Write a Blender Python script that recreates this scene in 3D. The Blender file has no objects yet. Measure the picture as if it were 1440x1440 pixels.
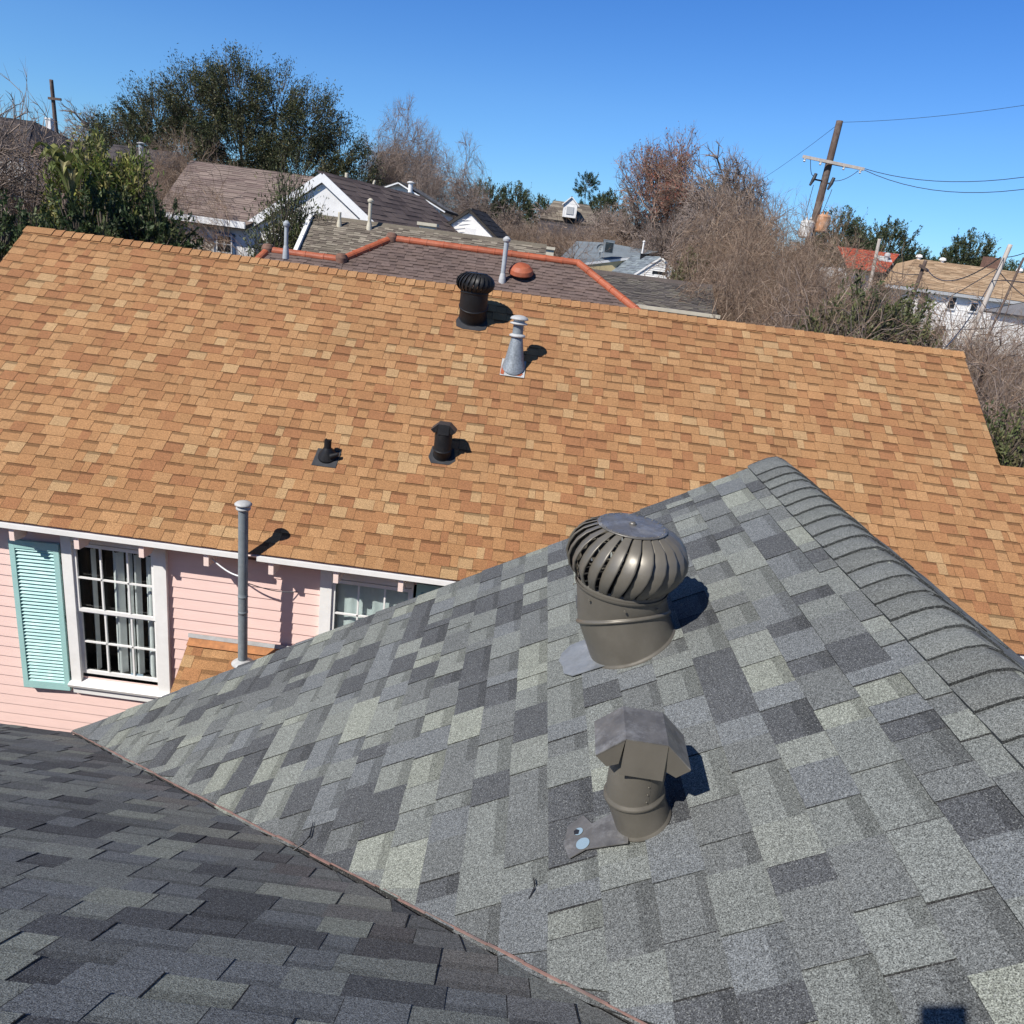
import bpy, math, random
import numpy as np
from mathutils import Vector, Matrix, Quaternion

# ------------------------------------------------------------------ camera, sky, sun, exposure
sc = bpy.context.scene
H = 7.3                                   # height of the lens above the ground
F = 1060.0; TH = math.radians(19.5); RO = math.radians(7.5)
cT, sT, cR, sR = math.cos(TH), math.sin(TH), math.cos(RO), math.sin(RO)
cd = bpy.data.cameras.new('camera'); cam = bpy.data.objects.new('camera', cd)
sc.collection.objects.link(cam); sc.camera = cam
cd.sensor_width = 36; cd.lens = F / 1440 * 36; cd.clip_start = 0.05; cd.clip_end = 3000
right = Vector((cR, sR * sT, sR * cT)); up = Vector((-sR, cR * sT, cR * cT)); fwd = Vector((0, cT, -sT))
m3 = Matrix((right, up, -fwd)).transposed()
cam.matrix_world = Matrix.Translation((0, 0, H)) @ m3.to_4x4()
sc.render.resolution_x = 1024; sc.render.resolution_y = 1024

SUN = Vector((.499, .535, -.682)).normalized()
w = bpy.data.worlds.new('World'); sc.world = w; w.use_nodes = True
nt = w.node_tree; bg = nt.nodes['Background']; bg.inputs[1].default_value = 0.096
sky = nt.nodes.new('ShaderNodeTexSky'); sky.sky_type = 'NISHITA'; sky.sun_disc = False
sky.sun_elevation = math.radians(43); sky.sun_rotation = math.radians(223)
sky.altitude = 0; sky.air_density = 1.0; sky.dust_density = 0.1; sky.ozone_density = 3.0
tc_ = nt.nodes.new('ShaderNodeTexCoord'); sx_ = nt.nodes.new('ShaderNodeSeparateXYZ'); nt.links.new(tc_.outputs['Generated'], sx_.inputs[0])
cr_ = nt.nodes.new('ShaderNodeValToRGB'); nt.links.new(sx_.outputs['Z'], cr_.inputs[0])
cr_.color_ramp.elements[0].position = 0.0; cr_.color_ramp.elements[0].color = (.47, .80, 1.22, 1)
cr_.color_ramp.elements[1].position = .40; cr_.color_ramp.elements[1].color = (.24, .64, 1.26, 1)
e2_ = cr_.color_ramp.elements.new(.66); e2_.color = (.24, .34, .48, 1)     # deeper towards the zenith
e_ = cr_.color_ramp.elements.new(.16); e_.color = (.47, .80, 1.22, 1)
vm_ = nt.nodes.new('ShaderNodeVectorMath'); vm_.operation = 'MULTIPLY'; nt.links.new(sky.outputs[0], vm_.inputs[0]); nt.links.new(cr_.outputs[0], vm_.inputs[1])
nt.links.new(vm_.outputs[0], bg.inputs[0])
sl = bpy.data.lights.new('sun', 'SUN'); sl.energy = 5.0; sl.angle = math.radians(.5); sl.color = (1, .945, .87)
so = bpy.data.objects.new('sun', sl); sc.collection.objects.link(so)
so.rotation_euler = SUN.to_track_quat('-Z', 'Y').to_euler(); so.location = (-20, -20, 40)
sc.view_settings.view_transform = 'Standard'; sc.view_settings.look = 'None'
sc.view_settings.exposure = 0.25; sc.view_settings.gamma = 1

rng = np.random.default_rng(11); random.seed(11)
C = sc.collection
O0 = np.array([0, 0, H])

# ------------------------------------------------------------------ helpers: placement
def ray(px, py):
    vx, vy = px - 720, py - 720
    r = vx * cR + vy * sR; u = vx * sR - vy * cR
    return np.array([r, F * cT + u * sT, u * cT - F * sT])
def at(px, py, Y):                      # point at ground distance Y seen at a photo pixel
    d = ray(px, py); return d * Y / d[1] + O0
def onplane(px, py, n, c):
    d = ray(px, py); n = np.asarray(n, float)
    return d * (c - n @ O0) / (n @ d) + O0
def A(*v): return np.array(v, float)
def unit(v): v = np.asarray(v, float); return v / np.linalg.norm(v)

# ------------------------------------------------------------------ helpers: meshes
WLOC = {}
class MB:
    def __init__(s): s.v = []; s.f = []; s.c = []; s.sm = []
    def face(s, pts, col=(1, 1, 1), smooth=False):
        b = len(s.v); s.v += [tuple(p) for p in pts]; s.f.append(tuple(range(b, b + len(pts)))); s.c.append(col); s.sm.append(smooth)
    def poly(s, verts, faces, col=(1, 1, 1), smooth=False):
        b = len(s.v); s.v += [tuple(p) for p in verts]
        for f in faces: s.f.append(tuple(i + b for i in f)); s.c.append(col); s.sm.append(smooth)
    def box(s, c, size, M=None, col=(1, 1, 1)):
        c = np.asarray(c, float); h = np.asarray(size, float) / 2
        M = np.eye(3) if M is None else M
        v = [c + M @ (h * A(x, y, z)) for x in (-1, 1) for y in (-1, 1) for z in (-1, 1)]
        s.poly(v, [(0, 1, 3, 2), (4, 6, 7, 5), (0, 4, 5, 1), (2, 3, 7, 6), (0, 2, 6, 4), (1, 5, 7, 3)], col)
    def slab(s, pts, th, col=(1, 1, 1)):
        pts = [np.asarray(p, float) for p in pts]; n = unit(np.cross(pts[1] - pts[0], pts[2] - pts[1]))
        k = len(pts); v = pts + [p - n * th for p in pts]
        s.poly(v, [tuple(range(k)), tuple(range(2 * k - 1, k - 1, -1))] + [(i, k + i, k + (i + 1) % k, (i + 1) % k) for i in range(k)], col)
    def bar(s, p, q, w, h, col=(1, 1, 1), upv=(0, 0, 1)):
        p = np.asarray(p, float); q = np.asarray(q, float); d = unit(q - p); x = unit(np.cross(d, upv)); z = np.cross(x, d)
        s.box((p + q) / 2, (w, np.linalg.norm(q - p), h), np.array([x, d, z]).T, col)
    def rings(s, rings, col=(1, 1, 1), smooth=True, caps=(True, True), n=24):
        if smooth:
            R2 = [rings[0]]
            for (ca, na, ra), (cb, nb, rb) in zip(rings[:-1], rings[1:]):
                ca, cb, na, nb = (np.asarray(q_, float) for q_ in (ca, cb, na, nb)); na = unit(na); nb = unit(nb)
                if np.linalg.norm(cb - ca) > .025 * max(1, ra * 4):
                    for f_ in (.04, .96): R2.append((ca + (cb - ca) * f_, na + (nb - na) * f_, ra + (rb - ra) * f_))
                R2.append((cb, nb, rb))
            rings = R2
        b = len(s.v)
        for (c, nn, r) in rings:
            nn = unit(nn); x = unit(np.cross(nn, (.123, .98, .05)) if abs(nn[1]) < .9 else np.cross(nn, (1, 0, .1))); y = np.cross(nn, x)
            for k in range(n):
                a = 2 * math.pi * k / n; s.v.append(tuple(np.asarray(c) + r * (math.cos(a) * x + math.sin(a) * y)))
        for i in range(len(rings) - 1):
            for k in range(n):
                s.f.append((b + i * n + k, b + i * n + (k + 1) % n, b + (i + 1) * n + (k + 1) % n, b + (i + 1) * n + k)); s.c.append(col); s.sm.append(smooth)
        if caps[0]: s.f.append(tuple(b + k for k in range(n - 1, -1, -1))); s.c.append(col); s.sm.append(False)
        if caps[1]: s.f.append(tuple(b + (len(rings) - 1) * n + k for k in range(n))); s.c.append(col); s.sm.append(False)
    def lathe(s, base, axis, prof, col=(1, 1, 1), n=24, smooth=True, caps=(True, True)):
        base = np.asarray(base, float); axis = unit(axis)
        s.rings([(base + axis * h, axis, r) for r, h in prof], col, smooth, caps, n)
    def tube(s, pts, r, col=(1, 1, 1), n=6):
        pts = [np.asarray(p, float) for p in pts]; rr = r if hasattr(r, '__len__') else [r] * len(pts); rg = []
        for i, p in enumerate(pts):
            d = pts[min(i + 1, len(pts) - 1)] - pts[max(i - 1, 0)]; rg.append((p, d, rr[i]))
        s.rings(rg, col, True, (True, True), n)
    def build(s, name, mat, parent=None, loc=None):
        return mesh(name, np.array(s.v, float).reshape(-1, 3), s.f, np.array(s.c, float), mat, parent, loc, s.sm)

def mesh(name, V, faces, cols, mat, parent=None, loc=None, smooth=None):
    me = bpy.data.meshes.new(name)
    o = bpy.data.objects.new(name, me); C.objects.link(o)
    if parent is not None:
        pl = WLOC[parent.name]; o.parent = parent; WLOC[o.name] = pl
    else:
        pl = np.zeros(3) if loc is None else np.asarray(loc, float); o.location = pl; WLOC[o.name] = pl
    V = np.asarray(V) - pl
    if isinstance(faces, np.ndarray):
        k = faces.shape[1]; nf = len(faces)
        me.vertices.add(len(V)); me.vertices.foreach_set('co', V.astype(np.float32).ravel())
        me.loops.add(nf * k); me.loops.foreach_set('vertex_index', faces.astype(np.int32).ravel())
        me.polygons.add(nf); me.polygons.foreach_set('loop_start', np.arange(0, nf * k, k, dtype=np.int32))
        lt = np.full(nf, k)
        me.update(calc_edges=True)
    else:
        me.from_pydata([tuple(v) for v in V], [], faces); lt = np.array([len(f) for f in faces])
        if smooth is not None: me.polygons.foreach_set('use_smooth', np.array(smooth, bool))
    if cols is not None and len(cols):
        at_ = me.color_attributes.new('Col', 'FLOAT_COLOR', 'CORNER')
        c = np.repeat(np.hstack([cols, np.ones((len(cols), 1))]), lt, axis=0)
        at_.data.foreach_set('color', c.astype(np.float32).ravel())
    me.materials.append(mat)
    return o

def tag(o, label=None, cat=None, group=None, kind=None):
    if label: o['label'] = label
    if cat: o['category'] = cat
    if group: o['group'] = group
    if kind: o['kind'] = kind
    return o
def thing(name, loc, label, cat, group=None):
    o = bpy.data.objects.new(name, None); C.objects.link(o); o.location = tuple(loc); o.empty_display_size = .3
    WLOC[o.name] = np.asarray(loc, float); return tag(o, label, cat, group)

# ------------------------------------------------------------------ materials
def newmat(name):
    m = bpy.data.materials.new(name); m.use_nodes = True; return m, m.node_tree, m.node_tree.nodes['Principled BSDF']
def noise(nt, scale, detail=3, rough=.6, coord='Object', vec=None):
    n = nt.nodes.new('ShaderNodeTexNoise'); n.inputs['Scale'].default_value = scale; n.inputs['Detail'].default_value = detail; n.inputs['Roughness'].default_value = rough
    tc = nt.nodes.new('ShaderNodeTexCoord')
    if vec:
        mp = nt.nodes.new('ShaderNodeMapping'); mp.inputs['Scale'].default_value = vec; nt.links.new(tc.outputs[coord], mp.inputs[0]); nt.links.new(mp.outputs[0], n.inputs[0])
    else: nt.links.new(tc.outputs[coord], n.inputs[0])
    return n.outputs['Fac']
def ramp(nt, src, a, b, lo, hi):
    r = nt.nodes.new('ShaderNodeMapRange'); r.inputs[1].default_value = a; r.inputs[2].default_value = b; r.inputs[3].default_value = lo; r.inputs[4].default_value = hi
    nt.links.new(src, r.inputs[0]); return r.outputs[0]
def mulcol(nt, col, fac):
    v = nt.nodes.new('ShaderNodeVectorMath'); v.operation = 'SCALE'; nt.links.new(col, v.inputs[0]); nt.links.new(fac, v.inputs['Scale']); return v.outputs[0]
def mul(nt, a, b):
    v = nt.nodes.new('ShaderNodeMath'); v.operation = 'MULTIPLY'; nt.links.new(a, v.inputs[0]); nt.links.new(b, v.inputs[1]); return v.outputs[0]
def mix(nt, fac, a, b):
    x = nt.nodes.new('ShaderNodeMix'); x.data_type = 'RGBA'; nt.links.new(fac, x.inputs[0])
    for s_, i in ((a, 6), (b, 7)):
        if isinstance(s_, tuple): x.inputs[i].default_value = (*s_, 1)
        else: nt.links.new(s_, x.inputs[i])
    return x.outputs[2]
def colattr(nt):
    a = nt.nodes.new('ShaderNodeAttribute'); a.attribute_name = 'Col'; return a.outputs['Color']
def rgb(nt, c):
    n = nt.nodes.new('ShaderNodeRGB'); n.outputs[0].default_value = (*c, 1); return n.outputs[0]
def bump(nt, b, h, strength, dist):
    n = nt.nodes.new('ShaderNodeBump'); n.inputs['Strength'].default_value = strength; n.inputs['Distance'].default_value = dist
    nt.links.new(h, n.inputs['Height']); nt.links.new(n.outputs[0], b.inputs['Normal'])

def mat_granule(name, fine, amp, big=.12, tint=None, flake=0.0):
    m, nt, b = newmat(name)
    g1 = ramp(nt, noise(nt, fine, 2, .7), .32, .68, 1 - amp, 1 + amp)
    g2 = ramp(nt, noise(nt, fine * .35, 2, .6), .3, .7, 1 - amp * .35, 1 + amp * .35)
    g3 = ramp(nt, noise(nt, 1.3, 5, .65), .3, .7, 1 - big, 1 + big)
    c = mulcol(nt, colattr(nt), mul(nt, mul(nt, g1, g2), g3))
    if flake:                                # pale granules scattered among the others
        fl = ramp(nt, noise(nt, fine * .8, 1, .5), .62, .70, 0, flake)
        c = mix(nt, fl, c, (.50, .52, .50))
    if tint:
        t = ramp(nt, noise(nt, .55, 3, .5), .45, .75, 0, tint[1]); c = mix(nt, t, c, tint[0])
    nt.links.new(c, b.inputs['Base Color']); b.inputs['Roughness'].default_value = .92
    b.inputs['Specular IOR Level'].default_value = .25
    bump(nt, b, g1, .5, .0012)
    return m
def mat_paint(name, col, rough=.5, metal=0., var=.08, scale=6, dirt=None, spec=.5, vec=None, bmp=0):
    m, nt, b = newmat(name)
    g = ramp(nt, noise(nt, scale, 5, .65, vec=vec), .3, .7, 1 - var, 1 + var)
    c = mulcol(nt, rgb(nt, col), g)
    if dirt:
        t = ramp(nt, noise(nt, scale * .6, 6, .75), .5, .72, 0, dirt[1]); c = mix(nt, t, c, dirt[0])
    nt.links.new(c, b.inputs['Base Color']); b.inputs['Roughness'].default_value = rough; b.inputs['Metallic'].default_value = metal
    b.inputs['Specular IOR Level'].default_value = spec
    r = ramp(nt, noise(nt, scale * 2.3, 4, .6), .3, .7, max(.05, rough - .1), min(1, rough + .12)); nt.links.new(r, b.inputs['Roughness'])
    if bmp: bump(nt, b, noise(nt, scale * 3, 4, .6), bmp, .004)
    return m
def mat_attr(name, rough=.8, var=.15, scale=3, trans=0, spec=.3):
    m, nt, b = newmat(name)
    g = ramp(nt, noise(nt, scale, 3, .6), .3, .7, 1 - var, 1 + var)
    c = mulcol(nt, colattr(nt), g)
    nt.links.new(c, b.inputs['Base Color']); b.inputs['Roughness'].default_value = rough; b.inputs['Specular IOR Level'].default_value = spec
    if trans:
        t = nt.nodes.new('ShaderNodeBsdfTranslucent'); nt.links.new(c, t.inputs[0])
        x = nt.nodes.new('ShaderNodeMixShader'); x.inputs[0].default_value = trans
        nt.links.new(b.outputs[0], x.inputs[1]); nt.links.new(t.outputs[0], x.inputs[2])
        nt.links.new(x.outputs[0], nt.nodes['Material Output'].inputs[0])
    return m
def mat_glass(name, tint=(.02, .025, .03)):
    m, nt, b = newmat(name)
    gl = nt.nodes.new('ShaderNodeBsdfGlossy'); gl.inputs['Roughness'].default_value = .03
    tr = nt.nodes.new('ShaderNodeBsdfTransparent'); tr.inputs[0].default_value = (.75, .8, .8, 1)
    lw = nt.nodes.new('ShaderNodeLayerWeight'); lw.inputs[0].default_value = .5; pw = nt.nodes.new('ShaderNodeMath'); pw.operation = 'POWER'; pw.inputs[1].default_value = 4; nt.links.new(lw.outputs['Facing'], pw.inputs[0]); fr = nt.nodes.new('ShaderNodeMapRange'); fr.inputs[3].default_value = .05; fr.inputs[4].default_value = .8; nt.links.new(pw.outputs[0], fr.inputs[0])
    x = nt.nodes.new('ShaderNodeMixShader'); nt.links.new(fr.outputs[0], x.inputs[0]); nt.links.new(tr.outputs[0], x.inputs[1]); nt.links.new(gl.outputs[0], x.inputs[2])
    nt.links.new(x.outputs[0], nt.nodes['Material Output'].inputs[0]); return m

M = {}
M['orange'] = mat_granule('orange_shingle', 230, .6, .10)
M['grey'] = mat_granule('grey_shingle', 330, .85, .10, None, .36)
M['far_shingle'] = mat_granule('far_shingle', 60, .22, .16)
M['dark'] = mat_paint('roof_underside', (.03, .028, .026), .9)
M['bronze'] = mat_paint('bronze_sheet_metal', (.145, .134, .112), .42, .25, .12, 7, ((.21, .2, .175), .3))
M['bronze_top'] = mat_paint('bronze_scuffed', (.165, .158, .145), .36, .35, .3, 16, ((.36, .36, .35), .8))
M['blackmetal'] = mat_paint('black_sheet_metal', (.012, .0125, .014), .5, 0, .15, 7, None, .3)
M['blackflash'] = mat_paint('black_flashing', (.035, .037, .042), .5, .1, .2, 6)
M['galv'] = mat_paint('grey_painted_pipe', (.17, .2, .22), .6, 0, .1, 9, ((.35, .36, .36), .5))
M['galvcone'] = mat_paint('mottled_zinc', (.24, .27, .29), .5, .3, .35, 45)
M['galvlight'] = mat_paint('pale_zinc', (.42, .43, .43), .6, 0, .15, 14, ((.3, .3, .28), .6))
M['galvpale'] = mat_paint('pale_blue_grey_pipe', (.34, .37, .39), .6, 0, .15, 14)
M['bluefl'] = mat_paint('bare_flashing', (.22, .235, .245), .4, .2, .25, 11, ((.42, .44, .46), .6))
M['pink'] = mat_paint('pink_clapboard', (.81, .585, .53), .6, 0, .035, 3, ((.62, .5, .47), .12), .3, (1, 1, 6))
M['pinktail'] = mat_paint('pink_rafter_paint', (.86, .69, .63), .6, 0, .05, 8)
M['white'] = mat_paint('white_trim_paint', (.8, .8, .78), .5, 0, .05, 6, ((.55, .53, .5), .2))
M['teal'] = mat_paint('teal_shutter_paint', (.36, .61, .585), .55, 0, .05, 4, ((.5, .62, .6), .3))
M['glass'] = mat_glass('window_glass')
M['interior'] = mat_paint('dark_room', (.02, .02, .02), .9)
M['curtain'] = mat_paint('grey_curtain', (.88, .88, .86), .8, 0, .1, 8)
M['blind'] = mat_paint('frosted_blind', (.72, .78, .76), .8, 0, .12, 5)
M['terracotta'] = mat_paint('terracotta_tile', (.34, .085, .036), .6, 0, .25, 5, ((.42, .2, .12), .4))
M['rustflash'] = mat_paint('rust_brown_flashing', (.36, .15, .05), .6, 0, .3, 12)
M['copperline'] = mat_paint('reddish_valley_metal', (.26, .155, .13), .7, 0, .3, 20, ((.17, .165, .16), .85))
M['siding'] = mat_paint('white_siding', (.78, .77, .74), .6, 0, .08, 2, ((.5, .5, .5), .2))
M['yellow'] = mat_paint('yellow_stucco', (.62, .5, .27), .8, 0, .06, 2)
M['cream'] = mat_paint('cream_paint', (.5, .46, .36), .6, 0, .1, 5)
M['blue'] = mat_paint('blue_window_trim', (.09, .17, .3), .6)
M['win'] = mat_paint('dark_window_glass', (.02, .025, .03), .12, 0, .1, 3, None, .8)
M['pole'] = mat_paint('weathered_brown_wood', (.115, .082, .068), .85, 0, .35, 6, ((.28, .25, .22), .5), .2, (4, 4, .6))
M['palepole'] = mat_paint('bleached_wood', (.46, .41, .36), .85, 0, .2, 4, None, .2, (4, 4, .6))
M['wire'] = mat_paint('wire_black', (.03, .035, .045), .5)
M['rust'] = mat_paint('rusty_tank', (.4, .2, .1), .6, 0, .3, 6, ((.55, .5, .45), .8))
M['tank'] = mat_paint('pale_grey_tank', (.6, .6, .58), .5, 0, .1, 6)
M['leaf'] = mat_attr('leaf', .55, .2, 3, .25)
M['twig'] = mat_attr('bare_twigs', .9, .2, 2)
M['bark'] = mat_attr('bark', .9, .3, 6)
M['sticker'] = mat_paint('pale_sticker', (.22, .31, .38), .5)
M['plastic'] = mat_paint('phone_plastic', (.02, .02, .022), .4)
M['cable'] = mat_paint('white_cable', (.7, .72, .75), .5)
M['brick'] = mat_paint('brown_brick', (.16, .09, .065), .9, 0, .35, 9)

# ------------------------------------------------------------------ the ground
m, nt, b = newmat('yard_ground')
f1 = noise(nt, .25, 6, .7); f2 = noise(nt, 6, 5, .8)
c1 = mix(nt, ramp(nt, f1, .42, .6, 0, 1), (.07, .062, .035), (.115, .095, .07))
c1 = mulcol(nt, c1, ramp(nt, f2, .3, .7, .45, 1.7)); nt.links.new(c1, b.inputs['Base Color']); b.inputs['Roughness'].default_value = .95
g = MB(); g.face([(-1500, -200, 0), (1500, -200, 0), (1500, 2500, 0), (-1500, 2500, 0)])
tag(g.build('ground', m), kind='structure')

# ------------------------------------------------------------------ shingles
def shingle(mb, O, U, V, vmax, lim, expo, pal, wts, wr=(.09, .26), seed=1, warp=None, butt=.006, tooth=.006, gap=.12, jit=.06, band=.62, tint=None, gapcol=(.02, .02, .02), bs=(.60, .76), gwr=(.0015, .0035)):
    r = np.random.default_rng(seed); O, U, V = map(np.asarray, (O, U, V)); N = unit(np.cross(U, V))
    pal = np.array(pal); wts = np.array(wts) / sum(wts)
    W = warp or (lambda u, v: 0.0)
    P = lambda u, v, h: O + U * u + V * v + N * (h + W(u, v))
    rows = int(math.ceil(vmax / expo))
    for i in range(rows):
        v0 = i * expo; v1 = min(vmax, v0 + expo); l0 = lim(v0); l1 = lim(v1)
        ul, ur = min(l0[0], l1[0]), max(l0[1], l1[1])
        if ur - ul < .02: continue
        u = ul - r.uniform(0, wr[0]); hi = r.random() < .5; shc = pal[r.choice(len(pal), p=wts)]; prev = None
        wob = r.uniform(-.003, .003)
        while u < ur:
            wd = r.uniform(*wr) * (1.25 if r.random() < .12 else 1); ue = u + wd
            hi = (not hi) if r.random() < .82 else hi
            k = pal[r.choice(len(pal), p=wts)]
            col = k * (1 + r.uniform(-jit, jit))
            a0, e0 = np.clip([u, ue], l0[0], l0[1]); a1, e1 = np.clip([u, ue], l1[0], l1[1])
            if (e0 - a0) + (e1 - a1) > .004:
                hb = butt + (tooth if hi else 0) + r.uniform(0, .0012); ht = .001 + (tooth * .5 if hi else 0)
                vv0 = v0 + wob + r.uniform(-.0025, .0025)
                cc = col if tint is None else tint(col, P((u + ue) / 2, v0, 0), r)
                if hi:
                    q = [P(a0, vv0, hb), P(e0, vv0, hb), P(e1, v1 + .012, ht), P(a1, v1 + .012, ht)]
                    mb.face(q, cc)
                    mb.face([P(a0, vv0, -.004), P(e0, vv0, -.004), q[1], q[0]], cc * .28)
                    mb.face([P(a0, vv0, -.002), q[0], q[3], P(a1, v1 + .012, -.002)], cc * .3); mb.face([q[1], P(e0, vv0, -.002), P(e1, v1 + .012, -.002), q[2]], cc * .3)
                else:
                    s_ = r.uniform(*bs); am, em = a0 + (a1 - a0) * s_, e0 + (e1 - e0) * s_; vm = vv0 + (v1 - v0) * s_; hm = hb + (ht - hb) * s_
                    q = [P(a0, vv0, hb), P(e0, vv0, hb), P(em, vm, hm), P(am, vm, hm)]
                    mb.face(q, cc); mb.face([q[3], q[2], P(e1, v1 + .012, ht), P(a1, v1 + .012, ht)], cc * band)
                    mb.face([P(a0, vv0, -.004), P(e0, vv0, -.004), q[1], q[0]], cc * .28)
                if r.random() < gap and e0 - a0 > .02:
                    gw = r.uniform(*gwr); top = hb + .0006
                    mb.face([P(a0, vv0, top), P(a0 + gw, vv0, top), P(a1 + gw, v1, ht + .0006), P(a1, v1, ht + .0006)], gapcol)
            u = ue

def far_roof(parent, name, quad, pal, wts, expo, wr, seed, th=.12, mat='far_shingle', deck=True):
    """quad: eaveL, eaveR, ridgeR, ridgeL"""
    a, b_, c, d = [np.asarray(p, float) for p in quad]
    U = unit(b_ - a); N = unit(np.cross(b_ - a, d - a)); V = np.cross(N, U)
    uv = [((p - a) @ U, (p - a) @ V) for p in (a, b_, c, d)]
    vmax = max(uv[2][1], uv[3][1])
    def lim(v):
        tl = min(1, v / max(uv[3][1], 1e-6)); tr = min(1, max(0, (v - uv[1][1]) / max(uv[2][1] - uv[1][1], 1e-6)))
        return uv[0][0] + (uv[3][0] - uv[0][0]) * tl, uv[1][0] + (uv[2][0] - uv[1][0]) * tr
    mb = MB(); mb.slab([a - N * .012, b_ - N * .012, c - N * .012, d - N * .012], th, (.05, .045, .04))
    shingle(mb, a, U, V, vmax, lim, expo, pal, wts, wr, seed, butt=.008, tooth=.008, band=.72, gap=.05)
    return mb.build(name, M[mat], parent)

# ================================================================== OUR GREY ROOF
Cn = A(-2.708, 4.1, -3.405) + O0; Rg = A(1.427, 4.1, -.936) + O0; J = A(1.427, .211, -.936) + O0   # eave corner, ridge end, ridge / main roof junction
slE = math.hypot(4.135, 2.469); VE = (Rg - Cn) / slE; NE = unit(np.cross(A(0, -1, 0), VE)); 
grey_house = thing('grey_shingle_house', (0, 1, 0), 'grey shingled house roof in the foreground with a cross gable and open valley', 'house')
GP = [(.165, .178, .170), (.127, .136, .136), (.077, .082, .088), (.228, .244, .212), (.142, .154, .161), (.190, .204, .188)]
GW = [4, 4, 4, 2.2, 3.2, 2.4]
mb = MB()
val = lambda v: v / slE * (4.1 - .211)          # valley limit along the ridge direction
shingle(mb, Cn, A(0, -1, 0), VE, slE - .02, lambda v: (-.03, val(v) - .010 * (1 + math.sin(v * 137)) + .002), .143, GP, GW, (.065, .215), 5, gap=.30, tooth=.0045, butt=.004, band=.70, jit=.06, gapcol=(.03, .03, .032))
deck = [Cn + A(0, .0, 0) - NE * .012, J - NE * .012, Rg - NE * .012]
mb.slab(deck, .15, (.03, .03, .03))
mb.build('gable_roof_slope', M['grey'], grey_house)
# east slope
E1 = A(5.5, 4.1, Rg[2] - .597 * 4.073); E2 = A(5.5, .2, E1[2]);
VE2 = unit(Rg - E1); mb = MB()
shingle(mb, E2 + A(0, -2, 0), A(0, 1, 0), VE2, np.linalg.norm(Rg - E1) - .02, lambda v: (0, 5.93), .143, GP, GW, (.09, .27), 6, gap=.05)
mb.slab([E2 + A(0, -2, -.014), E1 - A(0, 0, .014), Rg - A(0, 0, .014), Rg + A(0, -5.9, -.014)], .15, (.03, .03, .03))
mb.build('gable_roof_back_slope', M['grey'], grey_house)
# main slope
sm = .6349; VM = unit(A(0, -1, sm)); Lm = math.hypot(1, sm)
mb = MB()
def stain(col, p, r):                            # reddish brick dust lying along the valley
    d = (p[0] - Cn[0]) - (4.1 - p[1]) * 1.063
    k = math.exp(-((d + .1) / .17) ** 2) * r.uniform(.1, 1.0) * .42
    return col * (1 - k) + A(.22, .18, .155) * k
def stain2(col, p, r): return stain(col, p, r)
GPM = GP
XM = 3.5
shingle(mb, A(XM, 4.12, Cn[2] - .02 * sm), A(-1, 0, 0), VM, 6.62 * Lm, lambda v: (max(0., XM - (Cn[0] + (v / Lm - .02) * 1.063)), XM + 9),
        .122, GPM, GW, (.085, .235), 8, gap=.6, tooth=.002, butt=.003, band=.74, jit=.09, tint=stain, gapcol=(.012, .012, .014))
z0 = Cn[2]
mb.slab([(-9, 4.1, z0 - .014), (Cn[0], 4.1, z0 - .014), (J[0], J[1], J[2] - .014), (J[0] + 5, J[1], J[2] - .014), (J[0] + 5, -2.5, z0 + 6.6 * sm - .014), (-9, -2.5, z0 + 6.6 * sm - .014)][::-1], .15, (.03, .03, .03))
mb.slab([(12, -9, z0), (-9, -9, z0), (-9, -2.5, z0 + 6.6 * sm), (12, -2.5, z0 + 6.6 * sm)][::-1], .1, (.12, .13, .14)) if False else None
mb.build('main_roof_slope', M['grey'], grey_house)
# valley flashing line
mb = MB(); rr = np.random.default_rng(3); n = 46; va = Cn + A(0, 0, .012); vb = J + A(0, 0, .012); vd = unit(vb - va); perp = unit(A(-1, -1.06, 0)); prevp = None
for i in range(n):
    t0, t1 = i / n, (i + 1) / n; wdt = rr.uniform(.003, .008) if rr.random() < .8 else .001; off = rr.uniform(-.004, .004) - .012
    p, q = va + (vb - va) * t0, va + (vb - va) * t1
    mb.slab([p + perp * off, q + perp * off, q + perp * (off + wdt), p + perp * (off + wdt)], .004)
mb.build('valley_flashing', M['copperline'], grey_house)
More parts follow.
